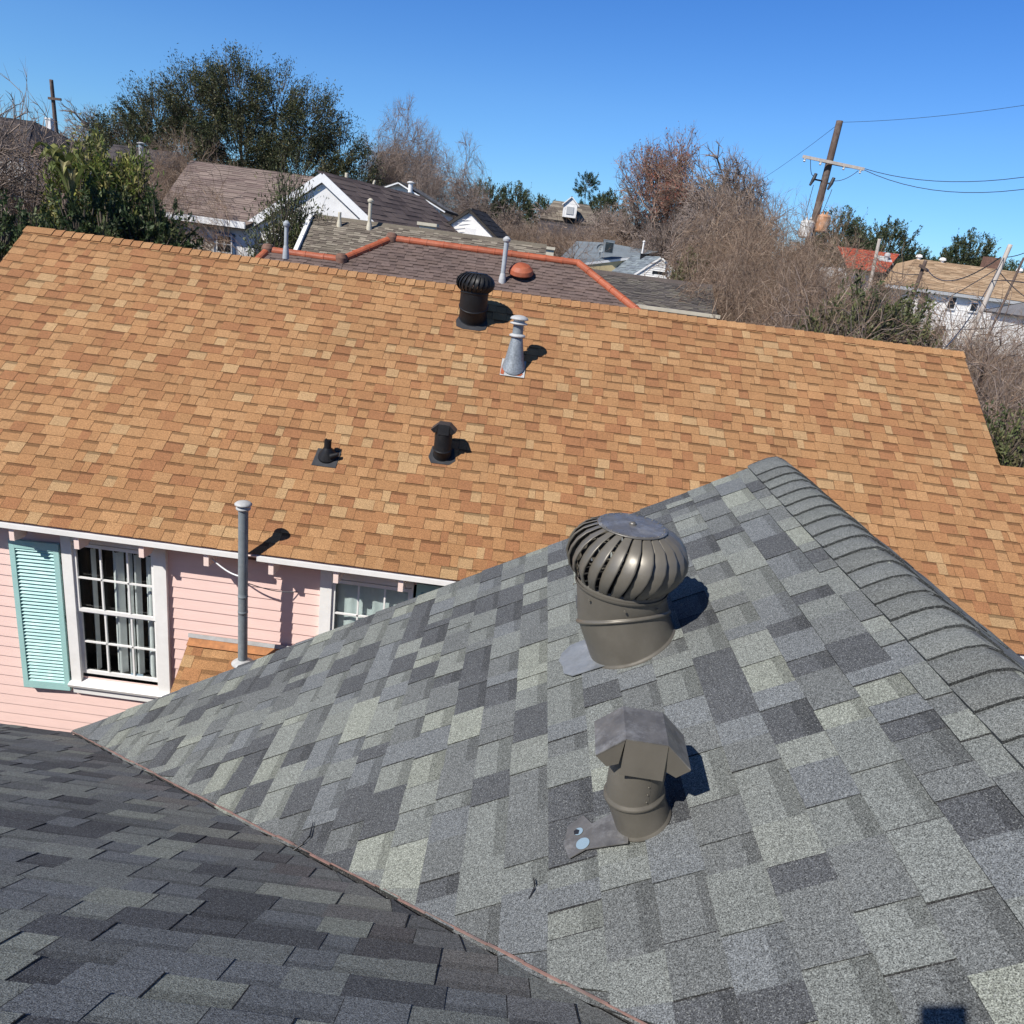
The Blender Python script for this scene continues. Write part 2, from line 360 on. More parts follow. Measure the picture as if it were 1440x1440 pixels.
# ridge caps: bent over the ridge, each lapping the one before
mb = MB(); rr = np.random.default_rng(9); y = 4.14; kk = 0
nW = NE; nE2 = unit(A(-nW[0], nW[1], nW[2])); vW = VE; vE_ = A(-VE[0], VE[1], VE[2])
def capring(yy, h, hw):
    pts = []
    for s_ in (-1, 1):
        dv, nn = (vW, nW) if s_ < 0 else (vE_, nE2)
        row = [Rg + dv * (-hw) + nn * (.010 + h), Rg + dv * (-hw * .62) + nn * (.012 + h), Rg + dv * (-hw * .3) + nn * (.011 + h), Rg + dv * (-hw * .12) + nn * (.004 + h)]
        if s_ > 0: row = row[::-1]
        pts += row
    pts.insert(4, Rg + A(0, 0, .0 + h - .002))
    return [A(p[0], yy, p[2]) for p in pts]
while y > -.6:
    L = rr.uniform(.122, .134) if kk else .2; hw = .165 + rr.uniform(-.002, .002); hb_ = .009 + rr.uniform(0, .003); hf = .001
    colr = np.array([(.128, .138, .138), (.142, .153, .150), (.116, .124, .122), (.133, .144, .140)][rr.integers(4)])
    front = capring(y, hb_ if kk else .004, hw); back = capring(y - L, hf, hw); sk = rr.uniform(-.004, .004)
    # lap: the butt edge looks towards the far gable, as the caps start there
    f2_ = capring(y, -.006, hw); b2_ = capring(y - L, -.006, hw)
    # near edge of a cap is lifted over the next one
    front = capring(y, hf, hw); back = capring(y - L, hb_, hw)
    b = len(mb.v); m_ = len(front); mb.v += [tuple(p) for p in front + back + b2_]
    for i in range(m_ - 1):
        mb.f.append((b + i, b + m_ + i, b + m_ + i + 1, b + i + 1)[::-1]); mb.c.append(colr); mb.sm.append(True)
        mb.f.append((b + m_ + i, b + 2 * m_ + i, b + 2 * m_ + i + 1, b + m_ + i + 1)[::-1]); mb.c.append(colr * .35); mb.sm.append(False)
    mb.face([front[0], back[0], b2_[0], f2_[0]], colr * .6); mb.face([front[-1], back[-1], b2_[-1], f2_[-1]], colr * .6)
    y -= L; kk += 1
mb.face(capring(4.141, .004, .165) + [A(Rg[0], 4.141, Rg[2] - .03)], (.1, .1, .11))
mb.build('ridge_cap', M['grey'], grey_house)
mb = MB()
mb.box((-5.9, 3.72, z0 / 2 - .16), (6.2, .1, z0 - .3)); mb.box((1.4, 3.72, z0 / 2 - .16), (8.1, .1, z0 - .3))
mb.face([(-2.65, 3.80, z0 - .25), (5.4, 3.80, z0 - .25), (1.427, 3.80, Rg[2] - .25)])
mb.build('wall', M['cream'], grey_house)

# curled dark strips lying on the grey slopes
def debris(pts, r, lab):
    P_ = [onplane(x, y_, NE, NE @ Cn) + NE * (.012 + h) for x, y_, h in pts]
    mb = MB(); mb.tube(P_, [r * .5] + [r] * (len(P_) - 2) + [r * .5], n=5)
    tag(mb.build('dry_twig', M['plastic'], None, P_[0]), lab, 'twig', 'dry twigs fallen on the grey roof')
debris([(398, 1202, -.004), (414, 1199, -.002), (428, 1190, .0), (438, 1180, .002), (443, 1160, .003)], .0035, 'longer curled dark twig lying by the roof valley on grey shingles')
debris([(745, 1267, -.004), (753, 1255, .0), (755, 1248, .002), (753, 1240, .002)], .0028, 'small curled dark twig on grey shingles below the scuffed flashing')

# ================================================================== VENTS
def tilt(deg, dr):                               # z axis tilted towards dr
    a = math.radians(deg); dr = unit(dr); return A(0, 0, 1) * math.cos(a) + dr * math.sin(a)
def turbine(B, nrm, label, mat, topmat, flashmat, tdeg, h0, h1, R=.234, seamlip=.006, nbl=24, rt=.181, flash=None, tw=19, seam=None, hh=.232):
    nrm = unit(nrm); dr = unit(A(nrm[0], nrm[1], 0))
    t = thing('turbine_vent', B, label, 'roof vent')
    n1 = unit(seam) if seam is not None else tilt(tdeg * .74, dr); m01 = tilt(tdeg * .87, dr); m12 = tilt(tdeg * .4, dr)
    c0 = B + nrm * .006; c1 = c0 + m01 * h0; c2 = c1 + m12 * h1
    mb = MB(); mb.rings([(c0 - nrm * .004, nrm, rt * .985 + .006), (c0 + nrm * .004, nrm, rt * .985 + .006), (c0 + nrm * .007, nrm, rt * .985), (c0 * .1 + c1 * .9, n1, rt * 1.0), (c1, n1, rt * 1.03)], n=48, caps=(False, False)); mb.build('lower_collar', mat, t)
    mb = MB(); mb.rings([(c1 - n1 * .004, n1, rt * 1.045), (c1, n1, rt * 1.055), (c1 + n1 * .006, n1, rt * 1.045), (c1 + n1 * .008, n1, rt * 1.01), (c2 - A(0, 0, .012), A(0, 0, 1), rt * .98), (c2 - A(0, 0, .008), A(0, 0, 1), rt * 1.02), (c2 + A(0, 0, .003), A(0, 0, 1), rt * 1.02)], n=48, caps=(False, False))
    for a in range(0, 360, 45):
        ca = c2 + A(math.cos(math.radians(a)), math.sin(math.radians(a)), 0) * rt * 1.02 + A(0, 0, -.03); mb.lathe(ca, (math.cos(math.radians(a)), math.sin(math.radians(a)), 0), [(.005, 0), (.004, .004)], n=8)
    for a in (200, 300, 345):
        x_ = unit(np.cross(n1, (0, 1, 0))); y_ = np.cross(n1, x_); d_ = math.cos(math.radians(a)) * x_ + math.sin(math.radians(a)) * y_
        mb.lathe(c1 + n1 * .03 + d_ * rt, d_, [(.004, 0), (.003, .004)], n=8)
    mb.build('upper_collar', mat, t)
    z0_ = c2 + A(0, 0, .012)
    mb = MB(); mb.rings([(z0_ - A(0, 0, .012), A(0, 0, 1), rt * .99), (z0_, A(0, 0, 1), rt * 1.0), (z0_ + A(0, 0, .012), A(0, 0, 1), rt * .97)], n=48, caps=(False, False)); mb.build('bottom_ring', mat, t)
    mb = MB(); mb.rings([(z0_ - A(0, 0, .05), A(0, 0, 1), rt * .9), (z0_ + A(0, 0, .0), A(0, 0, 1), rt * .9)], n=32, caps=(False, True)); 
    mb.build('throat', M['interior'], t)
    prof = [(r_, z_ * hh / .268) for r_, z_ in [(rt * .98, .0), (R * .87, .035), (R * .955, .07), (R, .115), (R * .985, .155), (R * .92, .198), (R * .80, .234), (R * .64, .258), (R * .545, .268)]]
    T = np.linspace(0, 1, len(prof))
    for k in range(nbl):
        mb = MB(); a0 = 2 * math.pi * k / nbl; rows = []
        for (r_, z_), tt in zip(prof, T):
            tw_ = math.radians(tw) * tt ** 1.1; wdg = math.radians(360 / nbl) * (.70 + .19 * math.sin(math.pi * min(1, tt * 1.02)))
            wv = .9 * math.sin(math.pi * tt) ** .7
            row = []
            for s_, dr_ in ((0, -.03), (.03, -.017), (.12, -.014), (.5, -.003), (.85, .004), (.97, .006), (1.02, .002), (1.0, -.004)):
                a_ = a0 + tw_ + wdg * (s_ - .5); rr_ = r_ + dr_ * wv
                row.append(z0_ + A(rr_ * math.cos(a_), rr_ * math.sin(a_), z_))
            rows.append(row)
        b = len(mb.v); nn = len(rows[0])
        for row in rows: mb.v += [tuple(p) for p in row]
        for i in range(len(rows) - 1):
            for j in range(nn - 1): mb.f.append((b + i * nn + j, b + i * nn + j + 1, b + (i + 1) * nn + j + 1, b + (i + 1) * nn + j)); mb.c.append((1, 1, 1)); mb.sm.append(True)
        a_ = a0; rv = z0_ + A(math.cos(a_), math.sin(a_), 0) * (rt * .99) + A(0, 0, .008)
        mb.lathe(rv, (math.cos(a_), math.sin(a_), .2), [(.0045, 0), (.0035, .004)], n=6)
        mb.build('blade', mat, t)
    zt = z0_ + A(0, 0, hh)
    mb = MB(); mb.lathe(zt, (0, 0, 1), [(R * .56, -.004), (R * .585, .0), (R * .57, .004), (R * .5, .003), (R * .3, .007), (R * .1, .009)], n=48)
    mb.lathe(zt + A(0, 0, .008), (0, 0, 1), [(.016, 0), (.014, .006), (.006, .012)], n=10)
    for k in range(nbl): a_ = 2 * math.pi * k / nbl; mb.lathe(zt + A(math.cos(a_) * R * .535, math.sin(a_) * R * .535, .003), (0, 0, 1), [(.0038, 0), (.003, .003)], n=6)
    mb.build('top_disc', topmat, t)
    mb = MB(); mb.tube([z0_ + A(0, 0, .0), zt], .008)
    for a in (20, 140, 260):
        d_ = A(math.cos(math.radians(a)), math.sin(math.radians(a)), 0); mb.bar(z0_ + A(0, 0, .02), z0_ + d_ * rt * .95 + A(0, 0, .012), .012, .004); mb.bar(zt - A(0, 0, .01), zt + d_ * R * .5 - A(0, 0, .012), .012, .004); mb.bar(z0_ + A(0, 0, .13), z0_ + A(0, 0, .13) + d_ * R * .8, .01, .004)
    mb.build('shaft', mat, t)
    if flash: flash(t, B)
    return t
def plate(parent, name, mat, O_, U_, V_, N_, outline, th=.003, lift=.014):
    mb = MB(); pts = [O_ + U_ * u + V_ * v + N_ * lift for u, v in outline]
    mb.slab(pts, th); return mb.build(name, mat, parent)

UE = A(0, 1, 0)
B1 = onplane(889, 903, NE, NE @ Cn)
def flash1(t, B):
    # bare flashing showing down-slope of the collar
    plate(t, 'flashing', M['bluefl'], B, UE, VE, NE, [(.085, -.30), (.03, -.315), (-.02, -.30), (-.08, -.295), (-.12, -.26), (-.13, -.1), (.13, -.1), (.125, -.26)][::-1])
turbine(B1, NE, 'bronze turbine vent with many curved blades on the grey roof', M['bronze'], M['bronze_top'], M['bluefl'], 30.8, .118, .145, flash=flash1, seam=(-.24, .36, .9))

OPIT = math.radians(36); NO = A(0, -math.sin(OPIT), math.cos(OPIT)); VO = A(0, math.cos(OPIT), math.sin(OPIT)); OE = A(0, 7.0, -3.292 + H)
cO = NO @ OE
B2 = onplane(665, 447, NO, cO) + NO * .012
def flash2(t, B):
    plate(t, 'flashing', M['blackflash'], B, A(1, 0, 0), VO, NO, [(-.21, -.1), (-.19, -.21), (-.1, -.25), (.12, -.25), (.19, -.21), (.21, -.1), (.17, .02), (-.17, .02)], lift=.006)
turbine(B2, NO, 'black turbine vent near the ridge of the orange roof', M['blackmetal'], M['blackmetal'], M['blackflash'], 36, .17, .17, R=.245, flash=flash2, nbl=24)
# bracing wires hoop around the black turbine belongs to it

def gooseneck(B, nrm, label, mat, topmat, r, hn, hp, capw, capd, pl=None, sc_=1, lean=0):
    nrm = unit(nrm); dr = unit(A(nrm[0], nrm[1], 0)); t = thing('exhaust_vent', B, label, 'roof vent')
    tdeg = math.degrees(math.acos(nrm[2]))
    c0 = B + nrm * .004; c1 = c0 + tilt(tdeg * .8, dr) * hn; n1 = tilt(tdeg * .5, dr); ax = tilt(lean, dr); c2 = c1 + ax * hp; ce = c2 - ax * .012
    mb = MB(); mb.rings([(c0, nrm, r * 1.07), (c0 + nrm * .005, nrm, r * 1.09), (c0 + nrm * .01, nrm, r * 1.02), (c1 - n1 * .004, n1, r * 1.03)], n=40, caps=(True, False)); mb.build('collar', mat, t)
    mb = MB(); mb.rings([(c1 - n1 * .006, n1, r * 1.04), (c1 - n1 * .002, n1, r * 1.1), (c1 + n1 * .006, n1, r * 1.09), (c1 + n1 * .01, n1, r * 1.01), (ce - ax * .05, ax, r), (ce, ax, r * .94)], n=40, caps=(False, True))
    fw = unit(A(-.25, -1, 0)); 
    for j in range(5): mb.lathe(c1 + ax * (.03 + j * hp * .14) + unit(A(.28, -1, 0)) * r * 1.0, unit(A(.28, -1, 0)), [(.003, 0), (.002, .003)], n=6)
    sd = unit(A(.35, -1, 0)); sx = np.cross(sd, ax); mb.slab([c1 + ax * .02 + sd * r * 1.003 - sx * .002, c1 + ax * .02 + sd * r * 1.003 + sx * .002, c2 + sd * r * 1.003 + sx * .002, c2 + sd * r * 1.003 - sx * .002][::-1], .004)
    mb.build('pipe', mat, t)
    # folded cap: flat top, two drooping wings, front and back plates
    zt = c2 + A(0, 0, .045); X = unit(A(1, -.04, 0)) if not sc_ == 2 else A(1, 0, 0); Yv = A(-X[1], X[0], 0); w2 = capw * .5; wf = w2 * .44; d2 = capd / 2; drop = w2 * .50
    mb = MB()
    xs = [(-w2, -drop), (-wf, 0), (wf, 0), (w2, -drop)]
    for (xa, za), (xb, zb) in zip(xs[:-1], xs[1:]):
        mb.slab([zt + X * xa - Yv * d2 + A(0, 0, za), zt + X * xb - Yv * d2 + A(0, 0, zb), zt + X * xb + Yv * d2 + A(0, 0, zb), zt + X * xa + Yv * d2 + A(0, 0, za)], .003)
    mb.build('cap_top', topmat, t)
    hh = capw * .40
    for s_ in (-1, 1):
        mb = MB(); e = Yv * s_ * d2 * 1.005
        q = [zt + X * -wf + e - A(0, 0, .003), zt + X * -wf * 1.02 + e * 1.2 - A(0, 0, hh), zt + X * wf * 1.02 + e * 1.2 - A(0, 0, hh), zt + X * wf + e - A(0, 0, .003)]
        mb.slab(q if s_ < 0 else q[::-1], .003); mb.build('cap_plate', mat, t)
        for sx_ in (-1, 1):
            e2 = Yv * s_ * d2 * .985; mb = MB()
            q = [zt + X * sx_ * wf * 1.02 + e2 - A(0, 0, .004), zt + X * sx_ * w2 * .995 + e2 - A(0, 0, drop + .003), zt + X * sx_ * (wf + (w2 - wf) * .52) + e2 - A(0, 0, drop * 1.5), zt + X * sx_ * wf * 1.12 + e2 - A(0, 0, drop * 1.28)]
            mb.slab(q, .002); mb.build('cap_cheek', mat, t)
    if pl: pl(t, B)
    return t
B3 = onplane(905, 1153, NE, NE @ Cn)
def flash3(t, B):
    f_ = plate(t, 'flashing', M['bronze_top'], B, UE, VE, NE, [(.03, -.15), (.075, -.175), (.05, -.225), (-.02, -.24), (-.075, -.225), (-.06, -.175), (-.085, -.05), (.06, -.03)][::-1])
    for (x, y_, rx) in ((823, 1193, .021), (817, 1176, .014)):
        p = onplane(x, y_, NE, NE @ Cn) + NE * .0185; mb = MB(); mb.lathe(p, NE, [(rx, 0), (rx * .98, .0012)], n=20); mb.build('round_sticker', M['sticker'], f_)
    p = onplane(815, 1177, NE, NE @ Cn) + NE * .0202; mb = MB(); mb.slab([p + UE * a_ + VE * b_ for a_, b_ in ((-.010, .004), (-.006, -.009), (.007, -.010), (.012, -.002), (.004, .008))][::-1], .001); mb.build('tar_spot', M['plastic'], f_)
gooseneck(B3, NE, 'bronze exhaust vent with a folded cap on the grey roof', M['bronze'], M['bronze_top'], .079, .10, .175, .255, .152, flash3, lean=3)

# ================================================================== PINK HOUSE, ORANGE ROOF
pink = thing('pink_house', (-1, 9, 0), 'pink clapboard house with a long orange shingle roof across the view', 'house')
LV = (10.64 - 7.0) / math.cos(OPIT)
vw = (9.05 - 7.0) / math.cos(OPIT); XL, XR = -7.0, 5.79
OP = [(.322, .172, .078), (.352, .198, .093), (.280, .133, .062), (.372, .238, .120), (.328, .178, .081), (.298, .150, .068)]
OW = [4, 4, 2.6, 1.6, 3.5, 3.5]
sag = lambda u, v: (v / LV) * (.055 * (max(0, 1 - (u) / 6.0)) ** 1.5) + .006 * math.sin(u * 1.1) * math.sin(v * 1.4) + .003 * math.sin(u * 2.7 + v)
mb = MB(); O_ = A(XL, 7.0, OE[2] + .004)
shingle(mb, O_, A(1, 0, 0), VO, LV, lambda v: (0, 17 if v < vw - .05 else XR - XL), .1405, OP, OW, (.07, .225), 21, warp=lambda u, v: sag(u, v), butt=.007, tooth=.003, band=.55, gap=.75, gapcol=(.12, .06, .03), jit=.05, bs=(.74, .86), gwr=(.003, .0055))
dk = lambda x, v: A(x, 7.0, OE[2]) + VO * v - NO * .035
mb.slab([dk(XL, 0), dk(10, 0), dk(10, vw), dk(XR, vw), dk(XR, LV), dk(XL, LV)], .10, (.09, .05, .035))
mb.slab([dk(XL, LV), dk(XR, LV), dk(XR, LV) + A(0, 3.64, -2.64), dk(XL, LV) + A(0, 3.64, -2.64)], .10, (.3, .15, .07))
mb.slab([dk(XR, vw), dk(10, vw), dk(10, vw) + A(0, 1.5, -1.0), dk(XR, vw) + A(0, 1.5, -1.0)], .10, (.3, .15, .07))
mb.build('roof', M['orange'], pink)
def ocaps(x0, x1, v, seed, name='ridge_cap'):
    mb = MB(); r = np.random.default_rng(seed); x = x0; first = True
    while x < x1:
        L = r.uniform(.125, .14) if not first else .38; first = False
        xe = min(x + L, x1); k = np.array(OP[r.choice([0, 1, 0, 4, 5])]) * r.uniform(.95, 1.1)
        def rg(xx, h):
            p = A(xx, 7.0, OE[2]) + VO * v + NO * sag(xx - XL, v); fr = VO; bk = A(0, VO[1], -VO[2])
            return [p - fr * .125 + NO * (.018 + h), p - fr * .03 + NO * (.016 + h), p + A(0, 0, .012 + h), p + bk * .03 + A(0, .006, .01 + h), p + bk * .125 + A(0, .01, .012 + h)]
        a_, b_ = rg(x - .01, .000), rg(xe, .011); c_ = rg(xe, -.02)
        for i in range(4):
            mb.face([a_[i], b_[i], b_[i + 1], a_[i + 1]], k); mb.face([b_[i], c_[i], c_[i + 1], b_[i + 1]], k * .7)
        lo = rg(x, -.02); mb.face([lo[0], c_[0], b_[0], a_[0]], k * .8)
        x = xe
    mb.build(name, M['orange'], pink)
ocaps(XL, XR, LV, 31); ocaps(XR, 10, vw, 32)
# walls of clapboard
WY = 7.28
def clap(mb, x0, x1, z0_, z1_, y0, e=.128):
    z = z0_
    while z < z1_:
        zt_ = min(z + e, z1_)
        mb.poly([(x0, y0 - .014, z), (x1, y0 - .014, z), (x1, y0 - .001, zt_), (x0, y0 - .001, zt_), (x0, y0 + .02, z), (x1, y0 + .02, z), (x1, y0 + .02, zt_), (x0, y0 + .02, zt_)],
                [(0, 1, 2, 3), (0, 4, 5, 1), (0, 3, 7, 4), (1, 5, 6, 2)]); z = zt_
mb = MB(); zs = OE[2] - .04
W1 = (-4.60, -3.72, H - 5.17, H - 3.55); W2 = (-1.80, -.95, H - 5.17, H - 3.58)
xs_ = [-6.75, W1[0] - .06, W1[1] + .06, W2[0] - .06, W2[1] + .06, 9.8]
clap(mb, xs_[0], xs_[1], .3, zs + .1, WY); clap(mb, xs_[2], xs_[3], .3, zs + .1, WY); clap(mb, xs_[4], xs_[5], .3, zs + .1, WY)
for W_ in (W1, W2): clap(mb, W_[0] - .06, W_[1] + .06, .3, W_[2] - .05, WY); clap(mb, W_[0] - .06, W_[1] + .06, W_[3] + .05, zs + .1, WY)
mb.slab([(-6.75, WY, .3), (-6.75, 14.0, .3), (-6.75, 14.0, zs), (-6.75, 10.64, OE[2] + 2.4), (-6.75, WY, zs)], .05)
mb.slab([(5.6, WY + .05, .3), (5.6, WY + .05, zs), (5.6, 10.64, OE[2] + 2.4), (5.6, 14.0, zs), (5.6, 14.0, .3)], .05)
mb.build('wall', M['pink'], pink)
mb = MB(); mb.box((1.5, WY + .1, .16), (16.4, .1, .3)); mb.build('foundation', M['cream'], pink)
mb = MB(); mb.slab([(XL + .05, 7.02, OE[2] - .05), (10, 7.02, OE[2] - .05), (10, WY, OE[2] - .05 + .19), (XL + .05, WY, OE[2] - .05 + .19)][::-1], .02); mb.build('soffit', M['pinktail'], pink)
# white fascia with a slot where the flue passes
mb = MB()
for x0, x1 in ((XL, -2.70), (-2.52, 10)):
    mb.box(((x0 + x1) / 2, 6.975, OE[2] - .035), (x1 - x0, .03, .05))
mb.box((3, 6.958, OE[2] - .002), (14, .012, .012)) if False else None
mb.build('fascia', M['white'], pink)
x = at(25, 745, 7.1)[0]
for k in range(22):
    if x > 9: break
    if k == 100: pass
    mb = MB(); q = [(7.0, -.055), (7.26, .10), (7.26, -.15), (7.16, -.225), (7.0, -.21)]
    v_ = [(x - .026, a, OE[2] + b_) for a, b_ in q] + [(x + .026, a, OE[2] + b_) for a, b_ in q]
    mb.poly(v_, [(0, 1, 2, 3, 4), (9, 8, 7, 6, 5)] + [(i, i + 5, (i + 1) % 5 + 5, (i + 1) % 5) for i in range(5)])
    mb.build('rafter_tail', M['pinktail'], pink)
    x += .672
def window(W_, wl, wr, zb, curt, mull=3):
    x0, x1, za, zt_ = W_; y_ = WY - .02
    win = MB(); win.box(((wl + x0) / 2, y_ - .012, (zb + zt_ + .1) / 2), (x0 - wl, .05, zt_ + .1 - zb)); win.box(((wr + x1) / 2, y_ - .012, (zb + zt_ + .1) / 2), (wr - x1, .05, zt_ + .1 - zb))
    win.box(((x0 + x1) / 2, y_ - .010, zt_ + .06), (x1 - x0 - .002, .045, .08))
    f_ = win.build('window', M['white'], pink)
    s = MB(); s.slab([(wl - .02, y_ - .09, za - .12), (wr + .02, y_ - .09, za - .12), (wr + .02, y_ + .03, za - .07), (wl - .02, y_ + .03, za - .07)], .04); s.box(((wl + wr) / 2, y_ - .02, za - .2), (wr - wl - .02, .03, .1)); s.build('sill', M['white'], f_)
    zm = (za + zt_) / 2; s = MB(); t_ = .035
    for (a, b_, yy) in ((za, zm + .01, y_ + .022), (zm - .01, zt_, y_ - .0)):
        s.box((x0 + t_ / 2, yy, (a + b_) / 2), (t_, .028, b_ - a)); s.box((x1 - t_ / 2, yy, (a + b_) / 2), (t_, .028, b_ - a))
        s.box(((x0 + x1) / 2, yy, a + .02), (x1 - x0 - 2 * t_, .027, .04)); s.box(((x0 + x1) / 2, yy, b_ - .02), (x1 - x0 - 2 * t_, .027, .04))
        for k in range(1, mull): s.box((x0 + (x1 - x0) * k / mull, yy, (a + b_) / 2), (.018, .022, b_ - a - .08))
        s.box(((x0 + x1) / 2, yy - .001, (a + b_) / 2), (x1 - x0 - 2 * t_, .02, .018))
    s.build('sash', M['white'], f_)
    s = MB(); s.face([(x0 + .02, y_ + .034, za + .02), (x1 - .02, y_ + .034, za + .02), (x1 - .02, y_ + .034, zt_ - .02), (x0 + .02, y_ + .034, zt_ - .02)]); s.build('pane', M['glass'], f_)
    s = MB(); s.poly([(x0 - .05, y_ + .075, za - .05), (x1 + .05, y_ + .075, za - .05), (x1 + .05, y_ + .075, zt_ + .05), (x0 - .05, y_ + .075, zt_ + .05)] + [(x0 - .4, y_ + .9, za - .3), (x1 + .4, y_ + .9, za - .3), (x1 + .4, y_ + .9, zt_ + .05), (x0 - .4, y_ + .9, zt_ + .05)], [(4, 5, 6, 7), (0, 1, 5, 4), (1, 2, 6, 5), (2, 3, 7, 6), (3, 0, 4, 7)]); s.build('room', M['interior'], f_)
    if curt == 'folds':
        s = MB()
        for cx, cw in ((-4.48, .04), (-4.21, .12), (-4.09, .07), (-3.84, .13), (-4.0, .08)):
            n = 7; v_ = []
            for i in range(n): a = i / (n - 1); v_ += [(cx - cw / 2 + cw * a, y_ + .12 + .03 * math.cos(a * math.pi * 2), za), (cx - cw / 2 + cw * a, y_ + .14 + .03 * math.cos(a * math.pi * 2), zt_ - .12)]
            s.poly(v_, [(2 * i, 2 * i + 2, 2 * i + 3, 2 * i + 1) for i in range(n - 1)], smooth=True)
        s.build('curtain', M['curtain'], f_)
    else:
        s = MB(); n = 40; v_ = []
        for i in range(n): a = i / (n - 1); v_ += [(x0 + (x1 - x0) * a, y_ + .07 + .008 * math.cos(a * 44), za), (x0 + (x1 - x0) * a, y_ + .07 + .008 * math.cos(a * 40), zt_)]
        s.poly(v_, [(2 * i, 2 * i + 2, 2 * i + 3, 2 * i + 1) for i in range(n - 1)], smooth=True); s.build('curtain', M['blind'], f_)
    return f_
w1 = window(W1, -4.71, -3.585, H - 5.30, 'folds'); window(W2, -1.925, -.93, H - 5.3, 'blind')
s = MB(); s.box((-3.99, WY + .012, H - 5.135), (.14, .01, .05)); s.build('window_sticker', M['sticker'], w1)
def shutter(x0, x1, za, zt_, yaw):
    xc = x1; Mx = np.array([[math.cos(yaw), -math.sin(yaw), 0], [math.sin(yaw), math.cos(yaw), 0], [0, 0, 1]])
    P_ = lambda x, y_, z: A(xc, WY - .045, 0) + Mx @ A(x - xc, y_, 0) + A(0, 0, z)
    s = MB(); w_ = x1 - x0; t_ = .055
    bx = lambda xa, xb, z0_, z1_, th=.04: s.box(P_((xa + xb) / 2, 0, (z0_ + z1_) / 2), (xb - xa, th, z1_ - z0_), Mx)
    bx(x0, x0 + t_, za, zt_); bx(x1 - t_, x1, za, zt_); bx(x0 + t_, x1 - t_, za, za + .09, .039); bx(x0 + t_, x1 - t_, zt_ - .09, zt_, .039)
    f_ = s.build('shutter', M['teal'], pink)
    s = MB(); z = za + .10
    tl = np.array([[1, 0, 0], [0, math.cos(.75), -math.sin(.75)], [0, math.sin(.75), math.cos(.75)]])
    while z < zt_ - .10:
        s.box(P_((x0 + x1) / 2, 0, z), (w_ - 2 * t_ - .004, .042, .006), Mx @ tl); z += .0425
    s.box(P_((x0 + x1) / 2, .024, (za + zt_) / 2), (w_ - 2 * t_, .006, zt_ - za - .1), Mx)
    s.build('louvres', M['teal'], f_)
    for z in (za + .2, (za + zt_) / 2, zt_ - .2): s = MB(); s.box(P_(x1 + .012, .01, z), (.03, .01, .08), Mx); s.build('hinge', M['blackmetal'], f_)
shutter(-5.245, -4.735, H - 5.40, H - 3.585, .07); shutter(-.90, -.40, H - 5.40, H - 3.50, -.05)
# small porch roof against the wall
mb = MB(); PA = A(-3.35, 6.1, H - 5.43); vp = unit(A(0, 1.15, .91)); Lp = math.hypot(1.15, .91)
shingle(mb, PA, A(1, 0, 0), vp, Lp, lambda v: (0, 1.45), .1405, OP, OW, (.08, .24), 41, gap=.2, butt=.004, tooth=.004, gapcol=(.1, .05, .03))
Np = unit(np.cross(A(1, 0, 0), vp)); q = [PA, PA + A(1.45, 0, 0), PA + A(1.45, 0, 0) + vp * Lp, PA + vp * Lp]
mb.slab([p_ - Np * .014 for p_ in q], .09, (.2, .1, .05)); mb.build('porch_roof', M['orange'], pink)
mb = MB(); p_ = PA + vp * Lp; mb.slab([p_ + A(0, -.02, .01), p_ + A(1.45, -.02, .01), p_ + A(1.45, 0, .055), p_ + A(0, 0, .055)], .006); mb.slab([p_ + A(0, -.02, .016) - vp * .10 + Np * .01, p_ + A(1.45, -.02, .016) - vp * .10 + Np * .01, p_ + A(1.45, -.02, .014) + Np * .0, p_ + A(0, -.02, .014)], .005)
mb.build('porch_flashing', M['rustflash'], pink)
mb = MB(); mb.slab([p_ + A(-.01, -.030, .018), p_ + A(1.46, -.030, .018), p_ + A(1.46, -.022, .065), p_ + A(-.01, -.022, .065)], .006); mb.build('porch_flashing', M['galvlight'], pink)

# tall flue by the eave
PX, PY, PT = -2.632, 6.905, H - 2.706
t = thing('flue_pipe', (PX, PY, H - 4.95), 'tall grey flue pipe standing on the small porch roof before the pink wall', 'flue pipe')
mb = MB(); mb.lathe((PX, PY, H - 4.95), (0, 0, 1), [(.10, 0), (.085, .2), (.058, .42)], n=24, caps=(False, False)); mb.build('base_cone', M['galvcone'], t)
mb = MB(); mb.lathe((PX, PY, H - 4.53), (0, 0, 1), [(.112, -.01), (.115, 0), (.09, .02), (.05, .045)], n=28); mb.build('storm_collar', M['galvlight'], t)
mb = MB(); mb.lathe((PX, PY, H - 4.55), (0, 0, 1), [(.048, 0), (.048, .62), (.051, .622), (.051, .64), (.048, .642), (.048, .80), (.051, .802), (.051, .815), (.048, .818), (.048, 1.78)], n=24); mb.build('pipe', M['galv'], t)
mb = MB(); mb.lathe((PX, PY, PT), (0, 0, 1), [(.052, -.09), (.070, -.075), (.071, -.06), (.05, -.055), (.05, -.035), (.082, -.032), (.084, -.020), (.065, -.004), (.02, .005)], n=28); mb.build('cap', M['galvlight'], t)
# cable from the wall round the pipe
mb = MB(); pts = []
for i in range(15):
    a = i / 14; pts.append(A(-3.10 + .46 * a, 7.1 - .13 * a, H - 3.40 - .16 * math.sin(a * 1.9) * 1.0))
mb.tube(pts, .009, n=6); tag(mb.build('cable', M['cable'], None, pts[0]), 'white cable sagging from the eave to the grey flue pipe', 'cable', None)
mb = MB(); pts = [A(-2.60 + .42 * a, 6.97 + .29 * a, H - 3.62 - .14 * math.sin(a * 1.7) - .03 * a) for a in np.linspace(0, 1, 12)]
mb.tube(pts, .005, n=5); tag(mb.build('cable', M['galv'], None, pts[0]), 'thin grey wire looping from the flue pipe to the pink wall', 'cable')

